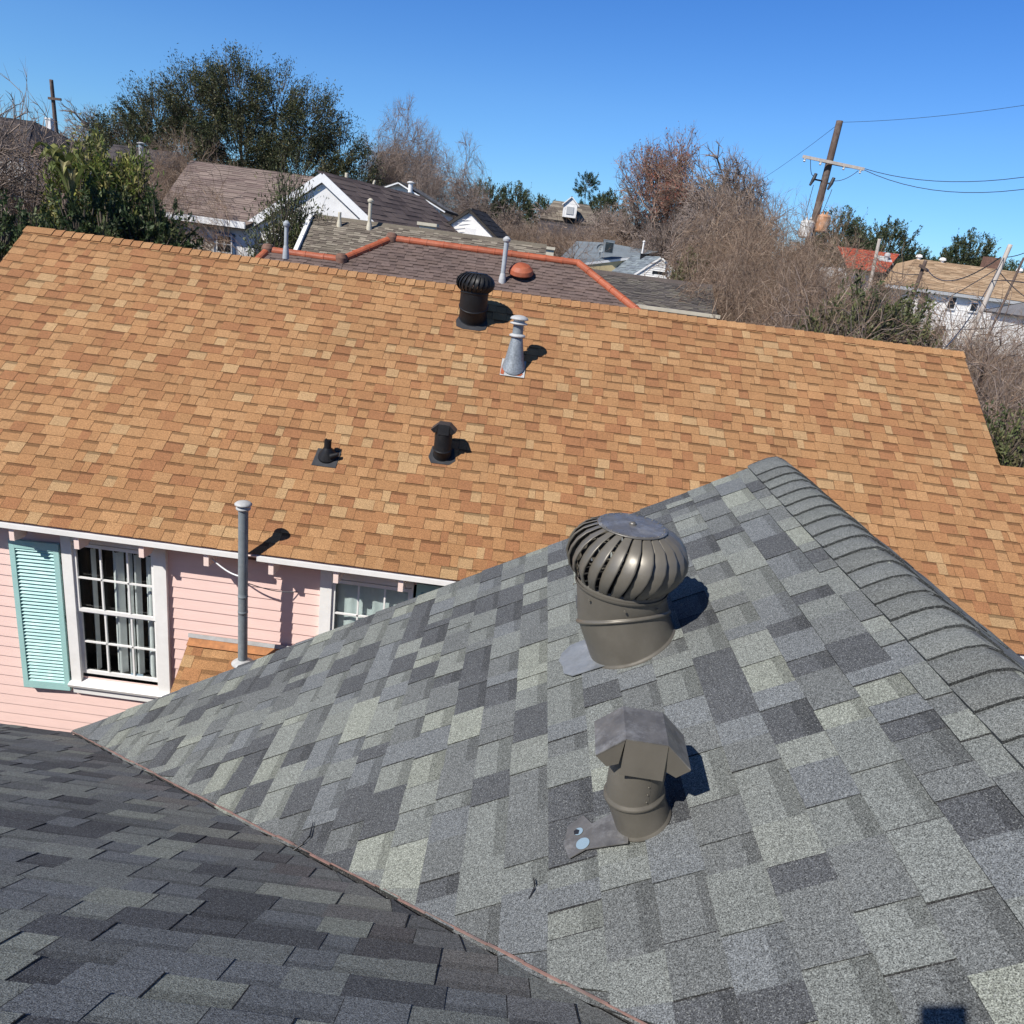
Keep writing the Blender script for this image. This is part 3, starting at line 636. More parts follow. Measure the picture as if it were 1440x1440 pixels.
# grey conical vent
B4 = onplane(722, 517, NO, cO) + NO * .01
t = thing('flue_vent', B4, 'grey cone vent with a mushroom cap on the orange roof below the black turbine', 'roof vent')
mb = MB(); mb.slab([B4 + A(u, 0, 0) + VO * v + NO * .008 for u, v in ((-.155, -.17), (.15, -.17), (.15, .12), (-.155, .12))], .004); mb.build('flashing', M['galvlight'], t)
mb = MB(); mb.slab([B4 + A(u, 0, 0) + VO * v + NO * .012 for u, v in ((.02, -.15), (.10, -.155), (.13, -.11), (.08, -.09), (.0, -.11))], .003); mb.slab([B4 + A(u, 0, 0) + VO * v + NO * .012 for u, v in ((-.15, -.15), (-.11, -.16), (-.10, -.06), (-.145, .0))], .003); mb.build('rust_stain', M['terracotta'], t)
mb = MB(); mb.rings([(B4 + NO * .012 - A(0, .02, 0), NO, .142), (B4 + A(0, 0, .10), unit(NO + A(0, 0, 1.6)), .118), (B4 + A(0, .005, .385), A(0, 0, 1), .068)], n=32, caps=(False, False)); mb.build('base_cone', M['galvcone'], t)
mb = MB(); mb.lathe(B4 + A(0, .005, .385), (0, 0, 1), [(.095, -.012), (.102, 0), (.098, .014), (.06, .03)], n=28); mb.build('storm_collar', M['galvlight'], t)
mb = MB(); mb.lathe(B4 + A(0, .005, .39), (0, 0, 1), [(.066, 0), (.066, .17)], n=24); mb.build('pipe', M['galv'], t)
mb = MB(); mb.lathe(B4 + A(0, .005, .53), (0, 0, 1), [(.066, -.01), (.108, .0), (.11, .012), (.07, .022), (.07, .045), (.085, .05), (.112, .055), (.114, .062), (.10, .083), (.06, .1), (.02, .106)], n=32); mb.build('cap', M['galvlight'], t)
# black gooseneck
B5 = onplane(622, 640, NO, cO) + NO * .01
def flash5(t, B): plate(t, 'flashing', M['blackflash'], B, A(1, 0, 0), VO, NO, [(-.15, -.06), (-.11, -.14), (.1, -.14), (.16, -.07), (.12, .1), (-.13, .1)], lift=.006)
gooseneck(B5, NO, 'black exhaust vent with a folded cap on the orange roof', M['blackmetal'], M['blackflash'], .098, .09, .25, .28, .17, flash5, sc_=2)
# plumbing boot
B6 = onplane(460, 645, NO, cO) + NO * .01
t = thing('plumbing_vent', B6, 'squat black plumbing vent boot on the orange roof', 'roof vent')
plate(t, 'flashing', M['blackflash'], B6, A(1, 0, 0), VO, NO, [(-.145, -.125), (.125, -.125), (.135, .12), (-.13, .12)], lift=.006)
mb = MB(); mb.rings([(B6 + NO * .004 + VO * .02, NO, .105), (B6 + NO * .02 + VO * .03, NO, .10), (B6 + NO * .035 + VO * .04 + A(0, 0, .03), unit(NO + A(0, 0, .8)), .07), (B6 + NO * .05 + VO * .045 + A(0, 0, .05), A(0, 0, 1), .045)], n=28); mb.build('boot', M['blackmetal'], t)
mb = MB(); p_ = B6 + NO * .05 + VO * .045 + A(0, 0, .03); mb.lathe(p_, (0, 0, 1), [(.04, 0), (.04, .11)], n=20, caps=(False, False)); mb.lathe(p_ + A(0, 0, .1), (0, 0, 1), [(.034, 0)] * 1 + [(.034, .002)], n=16)
for a in (20, 140, 260): mb.box(p_ + A(.034 * math.cos(math.radians(a)), .034 * math.sin(math.radians(a)), .112), (.016, .016, .014))
mb.rings([(B6 + NO * .03 + A(.05, -.02, .01), A(1, 0, .3), .035), (B6 + NO * .035 + A(.13, -.0, .04), A(1, 0, .3), .022)], n=12)
mb.build('pipe', M['blackmetal'], t)

# phone on a stick that takes the picture: its shadow lies on the grey roof
t = thing('phone_stick', (0.0, -.16, H - .85), 'dark phone held up on a thin stick, its square shadow on grey roof', 'phone stick')
mb = MB(); Mc = np.array(m3); mb.box(A(0, 0, H) + Mc @ A(-.043, .025, .024), (.086, .16, .009), Mc); mb.build('phone', M['plastic'], t)
mb = MB(); mb.tube([A(0, 0, H) + Mc @ A(-.043, -.05, .034), A(0, -.42, H - .56)], .006); mb.build('stick', M['plastic'], t)

#@@BACK
# ================================================================== HOUSES BEHIND
def quadpx(pts): return [at(*p) for p in pts]
def hplane(py_pts): return [at(*p) for p in py_pts]
BP = [(.135, .098, .085), (.15, .11, .097), (.118, .086, .077), (.145, .108, .096)]
TP = [(.19, .165, .13), (.25, .22, .175), (.125, .105, .085), (.16, .135, .11)]
def walls(mb, ring, z1, z0_=0.):
    for i in range(len(ring)):
        a, b_ = ring[i], ring[(i + 1) % len(ring)]; mb.face([(a[0], a[1], z0_), (b_[0], b_[1], z0_), (b_[0], b_[1], z1), (a[0], a[1], z1)])
def pipe_vent(name, base, h, r, mat, label, cap=True, collar=True, group=None, capmat=None):
    t = thing(name, base, label, 'roof vent', group)
    mb = MB(); mb.lathe(base - A(0, 0, .1), (0, 0, 1), [(r, 0), (r, h + .1)], n=14); mb.build('pipe', mat, t)
    if collar: mb = MB(); mb.lathe(base - A(0, 0, .08), (0, 0, 1), [(r * 1.7, 0), (r * 1.5, .14), (r * 1.1, .24)], n=14); mb.build('boot', capmat or mat, t)
    if cap: mb = MB(); mb.lathe(base + A(0, 0, h - .02), (0, 0, 1), [(r * 1.1, 0), (r * 1.6, .03), (r * 1.7, .07), (r * .6, .12)], n=14); mb.build('cap', capmat or mat, t)
    return t

# --- brown roof with terracotta ridge tiles
Yr = 17.0
r1, r2 = at(551, 338, Yr), at(813, 371, Yr); zr = (r1[2] + r2[2]) / 2; r1[2] = r2[2] = zr
tile = thing('tile_ridge_house', (r1[0], Yr, 0), 'low brown roofed house edged with orange terracotta ridge tiles', 'house')
pb = math.radians(31)
nB = A(0, -math.sin(pb), math.cos(pb)); cB = nB @ r1; zl = None
h1, h2 = onplane(480, 367, nB, cB), onplane(905, 446, nB, cB)
nL = None
L1 = h1 + A(-2.15, 0, 0); L1 = at(377, 352, h1[1]); L1[2] = h1[2]
ze = 3.6; dz = h1[2] - ze; dy = dz / math.tan(pb)
ye = h1[1] - dy
hipd = unit(h2 - r2); tE = (r2[2] - ze) / -hipd[2]; h2e = r2 + hipd * tE
far_roof(tile, 'roof', [A(r1[0] - 5.5, ye, ze), h2e, r2, r1], BP, [3, 3, 2, 2], .105, (.10, .26), 51)
mb = MB(); b1 = r1 + A(0, .02, 0); b2 = r2 + A(0, .02, 0)
mb.slab([h2e, h2e + A(0, 12, 0), r2 + A(0, .0, 0)], .1, (.13, .1, .09)); mb.slab([b2, h2e + A(0, 12, 0), A(r1[0] - 5, Yr + 6, ze), b1], .1, (.13, .1, .09))
mb.build('roof_back', M['far_shingle'], tile)
# lower wing on the left
pw = .03
far_roof(tile, 'wing_roof', [A(L1[0] - 1.2, ye - .05, ze), A(h1[0] + .6, ye - .05, ze - .03), A(h1[0] + .05, h1[1] - .05, h1[2]), A(L1[0], L1[1] - .05, L1[2])], BP, [3, 3, 2, 2], .105, (.10, .26), 52)
mb = MB(); mb.slab([A(L1[0] - 1.2, ye + 8, ze), A(L1[0], L1[1], L1[2]), A(h1[0], h1[1], h1[2]), A(h1[0], h1[1] + 4, ze)], .1, (.13, .1, .09)); mb.build('wing_roof_back', M['far_shingle'], tile)
def tiles(name, a, b_, step=.37, r=.082):
    mb = MB(); L = np.linalg.norm(b_ - a); d = unit(b_ - a); n = max(1, round(L / step)); 
    for i in range(n):
        p = a + d * (L * i / n) + A(0, 0, .02 + .003 * (i % 2)); q = a + d * (L * (i + 1) / n + .03) + A(0, 0, .02)
        mb.rings([(p, d, r * 1.06), (p + d * .03, d, r * 1.06), (p + d * .035, d, r * .98), (q, d, r * .96)], n=14, smooth=False)
    mb.build(name, M['terracotta'], tile)
tiles('ridge_tiles', r1, r2); tiles('hip_tiles', h1, r1); tiles('hip_tiles', h2e, r2); tiles('ridge_tiles', L1, h1); tiles('hip_tiles', A(L1[0] - 1.2, ye - .05, ze), L1)
for p in (r1, h1, L1):
    mb = MB(); mb.lathe(p + A(0, 0, .0), (0, 0, 1), [(.12, -.05), (.13, .06), (.10, .13), (.04, .15)], n=12); mb.build('tile_joint', M['brick'], tile)
mb = MB(); walls(mb, [(r1[0] - 5, ye + .4), (h2e[0] - .4, ye + .4), (h2e[0] - .4, ye + 11), (r1[0] - 5, ye + 11)], ze - .02); mb.build('wall', M['cream'], tile)
pv = onplane(706, 396, nB, cB); pipe_vent('plumbing_vent', pv, .78, .048, M['galvpale'], 'tall pale pipe vent on the brown roof beside the terracotta dome', capmat=M['galvlight'])
dv = onplane(732, 388, nB, cB)
t = thing('dome_vent', dv, 'round terracotta dome vent on the brown tile edged roof', 'roof vent')
ax = unit(A(0, -.35, 1)); mb = MB(); mb.lathe(dv, ax, [(.14, -.02), (.14, .10)], n=20); mb.build('throat', M['blackflash'], t)
mb = MB(); mb.lathe(dv, ax, [(.255, .06), (.262, .075), (.24, .15), (.17, .22), (.07, .262), (.015, .27)], n=28); mb.build('dome', M['terracotta'], t)

# --- grey tan roof behind it
Yg = 22.0
g1 = at(441, 305, Yg); g2 = at(768, 352, Yg); g1[2] = g2[2] = (g1[2] + g2[2]) / 2 + .03
tan_ = thing('tan_roof_house', (g1[0] + 3, Yg, 0), 'long mottled grey tan roofed house behind the terracotta ridge tiles', 'house')
pg = math.radians(27); eg = 3.4; dy = (g1[2] - eg) / math.tan(pg)
g2b = g2 + A(.0, 0, 0)
lo = at(414, 353, Yg - 2.2)
far_roof(tan_, 'roof', [A(g1[0] + (lo[0] - g1[0]) * dy / 2.2, Yg - dy, eg), A(g2[0], Yg - dy, eg), g2, g1], TP, [3, 3, 2.4, 2], .11, (.12, .32), 61)
mb = MB(); x0_ = g1[0] + (lo[0] - g1[0]) * dy / 2.2
mb.slab([g1, g2, A(g2[0], Yg + dy, eg), A(x0_, Yg + dy, eg)][::-1], .1, (.15, .13, .1)); mb.build('roof_back', M['far_shingle'], tan_)
mb = MB(); mb.bar(g1 + A(-.06, 0, .02), A(x0_ - .06, Yg - dy, eg + .02), .10, .16); mb.build('rake_board', M['white'], tan_)
mb = MB(); walls(mb, [(x0_ + .3, Yg - dy + .4), (g2[0], Yg - dy + .4), (g2[0], Yg + dy - .4), (x0_ + .3, Yg + dy - .4)], eg); mb.build('wall', M['siding'], tan_)
# right lower wing
q1, q2 = at(770, 376, Yg), at(1002, 405, Yg); zz = (q1[2] + q2[2]) / 2; q1[2] = q2[2] = zz
e2 = at(1008, 446, Yg - 3.0); e1 = at(922, 430, Yg - 3.0); ez = (e1[2] + e2[2]) / 2
far_roof(tan_, 'wing_roof', [A(q1[0], Yg - 3.0, ez), A(e2[0], Yg - 3.0, ez), q2, q1], [(.13, .115, .105), (.17, .15, .13), (.10, .09, .085), (.2, .185, .15)], [3, 3, 2, 1.5], .11, (.12, .32), 62)
mb = MB(); mb.slab([q1, q2, A(e2[0], Yg + 3, ez), A(q1[0], Yg + 3, ez)][::-1], .1, (.12, .1, .09)); mb.build('wing_roof_back', M['far_shingle'], tan_)
mb = MB(); mb.box(((q1[0] + e2[0]) / 2, Yg - 3.04, ez - .12), (e2[0] - q1[0], .05, .14)); mb.box(((q1[0] + e2[0]) / 2, Yg - 3.10, ez - .02), (e2[0] - q1[0] + .1, .09, .08)); mb.build('gutter', M['cream'], tan_)
mb = MB(); walls(mb, [(q1[0] + .2, Yg - 2.7), (e2[0] - .3, Yg - 2.7), (e2[0] - .3, Yg + 2.7), (q1[0] + .2, Yg + 2.7)], ez - .05); mb.build('wing_wall', M['cream'], tan_)
nG = A(0, -math.sin(pg), math.cos(pg)); cG = nG @ g1
pipe_vent('plumbing_vent', onplane(477, 318, nG, cG), .36, .045, M['cream'], 'short cream pipe vent near the left end of the tan roof', cap=False)
pipe_vent('plumbing_vent', onplane(519, 322, nG, cG), .68, .05, M['cream'], 'tall cream pipe vent on the tan roof below the white gable', cap=True)
pipe_vent('plumbing_vent', at(402, 358, 15.2), .52, .038, M['galvpale'], 'pale blue pipe vent left of the tan roof above the orange ridge', cap=True)

# --- white house with brown roofs
Yw = 29.0
wh = thing('white_house', (at(400, 300, Yw)[0], Yw, 0), 'white sided house with brown roof and a broad white gable at left', 'house')
a1, a2 = at(268, 224, Yw + 3), at(462, 253, Yw + 3); a1[2] = a2[2] = (a1[2] + a2[2]) / 2
ev = at(345, 318, Yw - 1.2); evz = ev[2]
bl = A(a1[0] - .3, Yw - 1.2, evz); bl[0] = at(215, 299, Yw - 1.2)[0]
far_roof(wh, 'roof', [bl, A(ev[0], Yw - 1.2, evz), A(at(453, 253, Yw)[0], Yw + 3, a2[2]), a1], [(.2, .155, .135), (.23, .18, .155), (.18, .135, .12)], [3, 3, 2], .16, (.3, .8), 71)
ap = at(453, 251, Yw - .8); rr_ = at(590, 330, Yw - .8)
apb = A(ap[0] + .9, Yw + 9, ap[2]); 
sl_ = (ap[2] - evz) / (ap[0] - ev[0]); ex = ap[0] + (ap[2] - evz) / sl_
Rl = at(517, 312, Yw - .8); sr = (ap[2] - Rl[2]) / (Rl[0] - ap[0]); ez_ = evz - .6; xr = ap[0] + (ap[2] - ez_) / sr
mb = MB(); mb.face([(ev[0] + .2, Yw - .70, 0), (xr - .3, Yw - .70, 0), (xr - .3, Yw - .70, ez_), (ap[0], Yw - .70, ap[2] - .15), (ev[0] + .2, Yw - .70, evz)]); 
mb.face([(bl[0] + .5, Yw - .8, 0), (ev[0] + .21, Yw - .8, 0), (ev[0] + .21, Yw - .8, evz), (bl[0] + .5, Yw - .8, evz)]); walls(mb, [(xr - .3, Yw - .5), (xr + .7, Yw + 9)], ez_)
for i in range(28):
    z = .3 + i * .24
    mb.box(((ev[0] + xr) / 2, Yw - .71, z), (xr - ev[0] - .5, .02, .012), None, (1, 1, 1)) if z < ez_ else mb.box((ap[0], Yw - .71, z), (max(.05, 2 * (ap[2] - z) / sr - .9), .02, .012)) if z < ap[2] - .6 else None
mb.build('wall', M['siding'], wh)
mb = MB(); apo = ap + A(0, .0, .06); 
mb.bar(apo + A(.03, 0, 0), A(ev[0] - .1, Yw - .85, evz - .02), .26, .06, upv=(0, 1, 0)); mb.bar(apo - A(.03, 0, 0), A(xr + .2, Yw - .85, ez_ - .1), .26, .06, upv=(0, 1, 0))
mb.bar(A(bl[0] - .1, Yw - 1.25, evz + .02), A(ev[0], Yw - 1.25, evz + .02), .1, .22); mb.build('rake_board', M['white'], wh)
far_roof(wh, 'gable_roof', [A(xr + .25, Yw - .8, ez_), A(xr + 2.4, Yw + 9.5, ez_), apb + A(.8, .5, 0), apo], [(.125, .095, .085), (.15, .115, .10), (.10, .075, .068)], [3, 3, 2], .3, (.5, 1.6), 72)
mb = MB(); mb.slab([A(ev[0] - .1, Yw - .8, evz), apo, apb, A(ev[0] - .1, Yw + 9, evz)], .12, (.2, .155, .135)); mb.build('gable_roof', M['far_shingle'], wh)
mb = MB(); wc = at(316, 343, Yw - .82); mb.box(wc, (.74, .08, .76)); mb.build('window_frame', M['blue'], wh)
wf = MB(); wf.box(wc + A(0, -.04, 0), (.58, .05, .62)); f_ = wf.build('window', M['white'], wh)
for dx in (-.13, .13):
    for dz_ in (-.14, .14): mb = MB(); mb.box(wc + A(dx, -.065, dz_), (.21, .02, .24)); mb.build('pane', M['win'], f_)
pipe_vent('roof_vent_stub', at(487, 258, Yw + 3), .38, .07, M['cream'], 'small stub vent on the ridge of the dark brown roof', cap=False, collar=False)
# bird shaped bare stump vent: plain ridge finial
t = thing('weather_vane', at(528, 272, Yw + 5), 'small pale ornament standing on the brown ridge right of the white gable', 'roof ornament')
p = at(528, 272, Yw + 5); mb = MB(); mb.tube([p - A(0, 0, .5), p + A(0, 0, .3)], .05); mb.tube([p + A(-.35, 0, .25), p + A(.0, 0, .2), p + A(.32, 0, .02)], [.05, .09, .06]); mb.tube([p + A(-.2, 0, .05), p + A(-.05, 0, .5)], .05); mb.build('ornament', M['cream'], t)

# --- generic gable house seen from its gable or its eave
def block(name, label, ax, ay, wx, wy, z_e, z_r, along, roofmat_cols, wallm, yaw=0., group=None, over=.3, expo=.35, hip=0., rail=True):
    t = thing(name, (ax, ay, 0), label, 'house', group); cy, sy = math.cos(yaw), math.sin(yaw)
    Pt = lambda x, y, z: A(ax + x * cy - y * sy, ay + x * sy + y * cy, z)
    hx, hy = wx / 2, wy / 2
    mb = MB(); ring = [Pt(-hx, -hy, 0), Pt(hx, -hy, 0), Pt(hx, hy, 0), Pt(-hx, hy, 0)]; walls(mb, ring, z_e)
    if along == 'x' and not hip:
        for s_ in (-1, 1): mb.face([Pt(s_ * hx, -hy, z_e), Pt(s_ * hx, hy, z_e), Pt(s_ * hx, 0, z_r)])
    if along == 'y' and not hip:
        for s_ in (-1, 1): mb.face([Pt(-hx, s_ * hy, z_e), Pt(hx, s_ * hy, z_e), Pt(0, s_ * hy, z_r)])
    mb.build('wall', wallm, t)
    o = over
    if along == 'x':
        k = o * (z_r - z_e) / hy; rx = hx + o - hip
        f = [Pt(-hx - o, -hy - o, z_e - k), Pt(hx + o, -hy - o, z_e - k), Pt(rx, 0, z_r), Pt(-rx, 0, z_r)]
        bk = [Pt(hx + o, hy + o, z_e - k), Pt(-hx - o, hy + o, z_e - k), Pt(-rx, 0, z_r), Pt(rx, 0, z_r)]
    else:
        k = o * (z_r - z_e) / hx; ry = hy + o - hip
        f = [Pt(-hx - o, hy + o, z_e - k), Pt(-hx - o, -hy - o, z_e - k), Pt(0, -ry, z_r), Pt(0, ry, z_r)]
        bk = [Pt(hx + o, -hy - o, z_e - k), Pt(hx + o, hy + o, z_e - k), Pt(0, ry, z_r), Pt(0, -ry, z_r)]
    for qd in (f, bk): far_roof(t, 'roof', [p + A(0, 0, .12) for p in qd], roofmat_cols, [1] * len(roofmat_cols), expo, (expo * 1.2, expo * 3), int(abs(ax * 7)) + 3)
    if hip:
        for s_ in (-1, 1):
            mb = MB()
            if along == 'x': tri = [Pt(s_ * (hx + o), -s_ * (hy + o), z_e - k + .1), Pt(s_ * (hx + o), s_ * (hy + o), z_e - k + .1), Pt(s_ * rx, 0, z_r + .1)]
            else: tri = [Pt(s_ * (hx + o), s_ * (hy + o), z_e - k + .1), Pt(-s_ * (hx + o), s_ * (hy + o), z_e - k + .1), Pt(0, s_ * ry, z_r + .1)]
            mb.slab(tri, .12, roofmat_cols[0]); mb.build('hip_roof', M['far_shingle'], t)
    elif rail and along == 'y':
        mb = MB()
        for s_ in (-1, 1): mb.bar(Pt(0, -hy - o - .03, z_r + .0), Pt(s_ * (hx + o), -hy - o - .03, z_e - k), .06, .24, upv=(0, 1, 0))
        mb.build('rake_board', M['white'], t)
    else:
        mb = MB(); mb.bar(Pt(-hx - o, -hy - o - .05, z_e - k), Pt(hx + o, -hy - o - .05, z_e - k), .06, .22); mb.build('fascia', M['white'], t)
    t['_p'] = 0; del t['_p']
    return t, Pt
DARK = [(.055, .05, .055), (.07, .062, .065), (.045, .042, .045)]
BRN = [(.14, .11, .095), (.17, .135, .115), (.12, .09, .08)]
GRY = [(.16, .16, .17), (.2, .2, .205), (.13, .135, .14)]
BLG = [(.17, .2, .225), (.2, .235, .255), (.14, .165, .19)]
def add_win(t, Pt, x, y, z, w_, h_, frame=M['white'], side='y'):
    mb = MB(); p = Pt(x, y, z); mb.box(p, (w_ + .16, .08, h_ + .16)); f_ = mb.build('window', frame, t)
    mb = MB(); mb.box(p + A(0, -.03, 0), (w_, .05, h_)); mb.build('pane', M['win'], f_)
# dark roof house at far left
p = at(-20, 190, 40); pr = at(30, 170, 40); pe = at(60, 222, 36.5)
t, Pt = block('dark_roof_house', 'tall house with a charcoal hip roof behind the bare tree at far left', at(-30, 200, 41)[0], 41, 10.5, 9, pe[2] + .1, pr[2], 'x', DARK, M['siding'], hip=2.6)
c_ = at(70, 174, 42.2); mb = MB(); mb.box(c_ - A(0, 0, .6), (.26, .3, 1.6)); mb.box(c_ + A(0, 0, .22), (.32, .36, .08)); mb.build('chimney', M['siding'], t)
# dark roof between trees
pp = at(205, 212, 46); pe = at(205, 246, 43)
t, Pt = block('dark_ridge_house', 'dark grey roofed house glimpsed between the banana plants and the oak', pp[0] + .1, 46, 3.2, 5, pe[2] - .3, pp[2], 'x', DARK, M['interior'])
pipe_vent('roof_vent_stub', at(199, 217, 44), .5, .13, M['galvlight'], 'small pale vent on the dark roof beside the oak', collar=False)
# grey gable roof below the round bare tree
pp = at(566, 262, 46); pe = at(600, 292, 44)
t, Pt = block('grey_roof_house', 'small grey gabled roof below the round bare tree', pp[0] + .3, 46.5, 4.6, 6, pe[2], pp[2], 'y', GRY, M['siding'])
pipe_vent('roof_vent_stub', at(577, 268, 43), .35, .12, M['siding'], 'short white vent on the grey gable below the round bare tree', collar=False)
cc = at(602, 318, 27); t = thing('chimney', (cc[0], cc[1], 0), 'squat cream chimney right of the dark brown roof', 'chimney')
mb = MB(); mb.box((cc[0], cc[1], cc[2] / 2), (.52, .5, cc[2])); mb.build('stack', M['cream'], t); mb = MB(); mb.box((cc[0], cc[1], cc[2] + .05), (.66, .62, .1)); mb.build('cap', M['cream'], t)
cc = at(773, 347, 30); t = thing('chimney', (cc[0], cc[1], 0), 'cream chimney with a flat cap beside the blue grey roof', 'chimney')
mb = MB(); mb.box((cc[0], cc[1], cc[2] / 2 - .1), (.36, .36, cc[2])); mb.build('stack', M['cream'], t); mb = MB(); mb.box((cc[0] - .1, cc[1], cc[2] - .05), (.62, .5, .1)); mb.build('cap', M['cream'], t)
# black roofed white gable
Yk = 38; pa, pl, pr = at(661, 297, Yk), at(617, 325, Yk), at(700, 341, Yk)
hy_ = 1.5; t, Pt = block('white_gable_house', 'small white sided gable under a steep black roof', pa[0] + hy_ * math.sin(.16), Yk + hy_ * math.cos(.16), 3.1, 3, pl[2] - .1, pa[2], 'y', [(.02, .02, .024), (.028, .028, .032)], M['siding'], yaw=-.16, over=.14, rail=False)
mb = MB(); mb.box(Pt(.1, -1.52, pl[2] + .1), (.5, .05, .45)); mb.build('attic_louvre', M['siding'], t)
for i in range(9): 
    z = pl[2] - .2 + i * .17
    mb = MB() if i == 0 else mb; mb.box(Pt(0, -1.51, z), (max(.1, 2.7 * (pa[2] - z) / (pa[2] - pl[2] + .1) - .3), .02, .02))
mb.build('siding_lap', M['siding'], t)
# blue grey house
Yb = 44; pa = at(930, 362, Yb); pl = at(885, 391, Yb); pr = at(964, 400, Yb)
t = thing('blue_grey_house', (pa[0] - 2, 47, 0), 'blue grey roofed house with a white sided gable and yellow wall', 'house')
bA, bL = at(885, 363, 46.5), at(860, 381, 46.1); pa2, pl2 = pa + A(0, 0, .03), pl + A(-.05, 0, .02)
bL = bA + (pl2 - pa2) * .86
far_roof(t, 'gable_roof', [bL, pl2, pa2, bA], BLG, [1, 1, 1], .2, (.2, .6), 91)
mb = MB(); mb.slab([pr + A(.12, 0, -.02), pr + A(-1.2, 2.4, 0), bA - A(0, 0, .02), pa2 - A(0, 0, .02)], .02, BLG[0]); mb.build('gable_roof_back', M['far_shingle'], t)
mb = MB(); mb.face([(pl[0] + .05, Yb + .01, 0), (pr[0] - .05, Yb + .01, 0), (pr[0] - .05, Yb + .01, pr[2]), (pa[0], Yb + .01, pa[2] - .05), (pl[0] + .05, Yb + .01, pl[2])])
for i in range(11):
    z = pl[2] + .0 + i * .11; mb.box((pa[0], Yb + .0, z), (max(.1, 3.0 * (pa[2] - z) / (pa[2] - pl[2]) - .2), .02, .018))
mb.build('wall', M['siding'], t)
mb = MB(); mb.bar(pa2 - A(0, .05, .04), pl2 - A(0, .05, .05), .09, .05, upv=(0, 1, 0)); mb.bar(pa2 - A(0, .05, .04), pr - A(-.12, .05, .05), .09, .05, upv=(0, 1, 0)); mb.build('rake_board', M['white'], t)
p = at(928, 384, Yb); mb = MB(); mb.box(p, (.85, .06, .17)); mb.build('attic_vent', M['win'], t); mb = MB(); mb.box(at(927, 390, Yb), (.6, .05, .3)); mb.build('attic_panel', M['siding'], t)
q = [at(786, 364, 45), at(812, 370.5, 45.3), at(886, 361.5, 46.6), at(926, 354, 50), at(850, 341, 52), at(811, 339, 52)]
mb = MB(); mb.slab(q, .12, BLG[0]); mb.build('upper_roof', M['far_shingle'], t)
mb = MB(); mb.bar(q[1] - A(0, .02, .08), q[2] - A(0, .02, .08), .03, .13); mb.build('fascia', M['white'], t)
mb = MB(); a_, b_ = q[1] + A(.1, .05, -.10), q[2] + A(0, .05, -.10); mb.face([(a_[0], a_[1], 0), (b_[0], b_[1], 0), b_, a_]); mb.build('yellow_wall', M['yellow'], t)
ac = at(854, 357, 46); t = thing('air_conditioner', ac, 'grey air conditioner box standing on the blue grey roof', 'air conditioner')
mb = MB(); mb.box(ac + A(0, 0, .36), (.6, .5, .7)); mb.box(ac + A(0, 0, .73), (.63, .53, .04)); mb.build('cabinet', M['galv'], t)
mb = MB(); mb.box(ac + A(.02, -.26, .36), (.44, .02, .52)); mb.build('grille', M['win'], t)
ds = at(844, 354, 46); t = thing('satellite_dish', ds, 'small grey satellite dish left of the air conditioner', 'satellite dish')
mb = MB(); mb.rings([(ds + A(0, -.1, .2), (-.3, -1, .4), .24), (ds + A(0, -.03, .17), (-.3, -1, .4), .2), (ds + A(0, .02, .15), (-.3, -1, .4), .05)], n=20, caps=(False, True)); mb.build('dish', M['galv'], t)
mb = MB(); mb.tube([ds - A(0, 0, .3), ds + A(0, 0, .15)], .03); mb.build('mast', M['galv'], t)
pv = at(903, 356, 46.6); pipe_vent('plumbing_vent', pv, .6, .05, M['siding'], 'thin white pipe vent on the blue grey roof above the white gable', collar=False)
pv = at(904, 364, 45.5); t = thing('box_vent', pv, 'small black box vent on the blue grey roof', 'roof vent'); mb = MB(); mb.box(pv + A(0, 0, .08), (.32, .3, .3)); mb.box(pv + A(0, 0, .25), (.36, .36, .05)); mb.build('body', M['blackmetal'], t)
# far dormer house
Yd = 74; pa = at(800, 290, Yd); pe = at(800, 312, Yd - 4)
t, Pt = block('dormer_house', 'distant tan roofed house with a white dormer', pa[0] + .2, Yd, 4.6, 8, pe[2], pa[2] + .2, 'x', TP, M['siding'], expo=.5, hip=1.0)
dm = at(801, 297, Yd - 3.6); mb = MB(); mb.box(dm, (1.15, 2.4, 1.1)); mb.face([dm + A(-.6, -1.21, .53), dm + A(.6, -1.21, .53), dm + A(0, -1.21, 1.1)]); mb.slab([dm + A(-.75, -1.35, .42), dm + A(0, -1.35, 1.15), dm + A(0, 1.2, 1.15), dm + A(-.75, 1.2, .42)], .08); mb.slab([dm + A(.75, -1.35, .42), dm + A(.75, 1.2, .42), dm + A(0, 1.2, 1.15), dm + A(0, -1.35, 1.15)], .08); d_ = mb.build('dormer', M['siding'], t)
mb = MB(); mb.box(dm + A(0, -1.22, 0), (.6, .06, .6)); mb.build('dormer_window', M['galvlight'], d_)
# brown roof mid distance strip by the black gable
t, Pt = block('brown_roof_house', 'low dark roofed house among the bare trees in the middle distance', at(803, 325, 62)[0], 64, 4.6, 7, at(800, 350, 61)[2], at(800, 317, 64)[2], 'x', DARK, M['siding'], expo=.5)
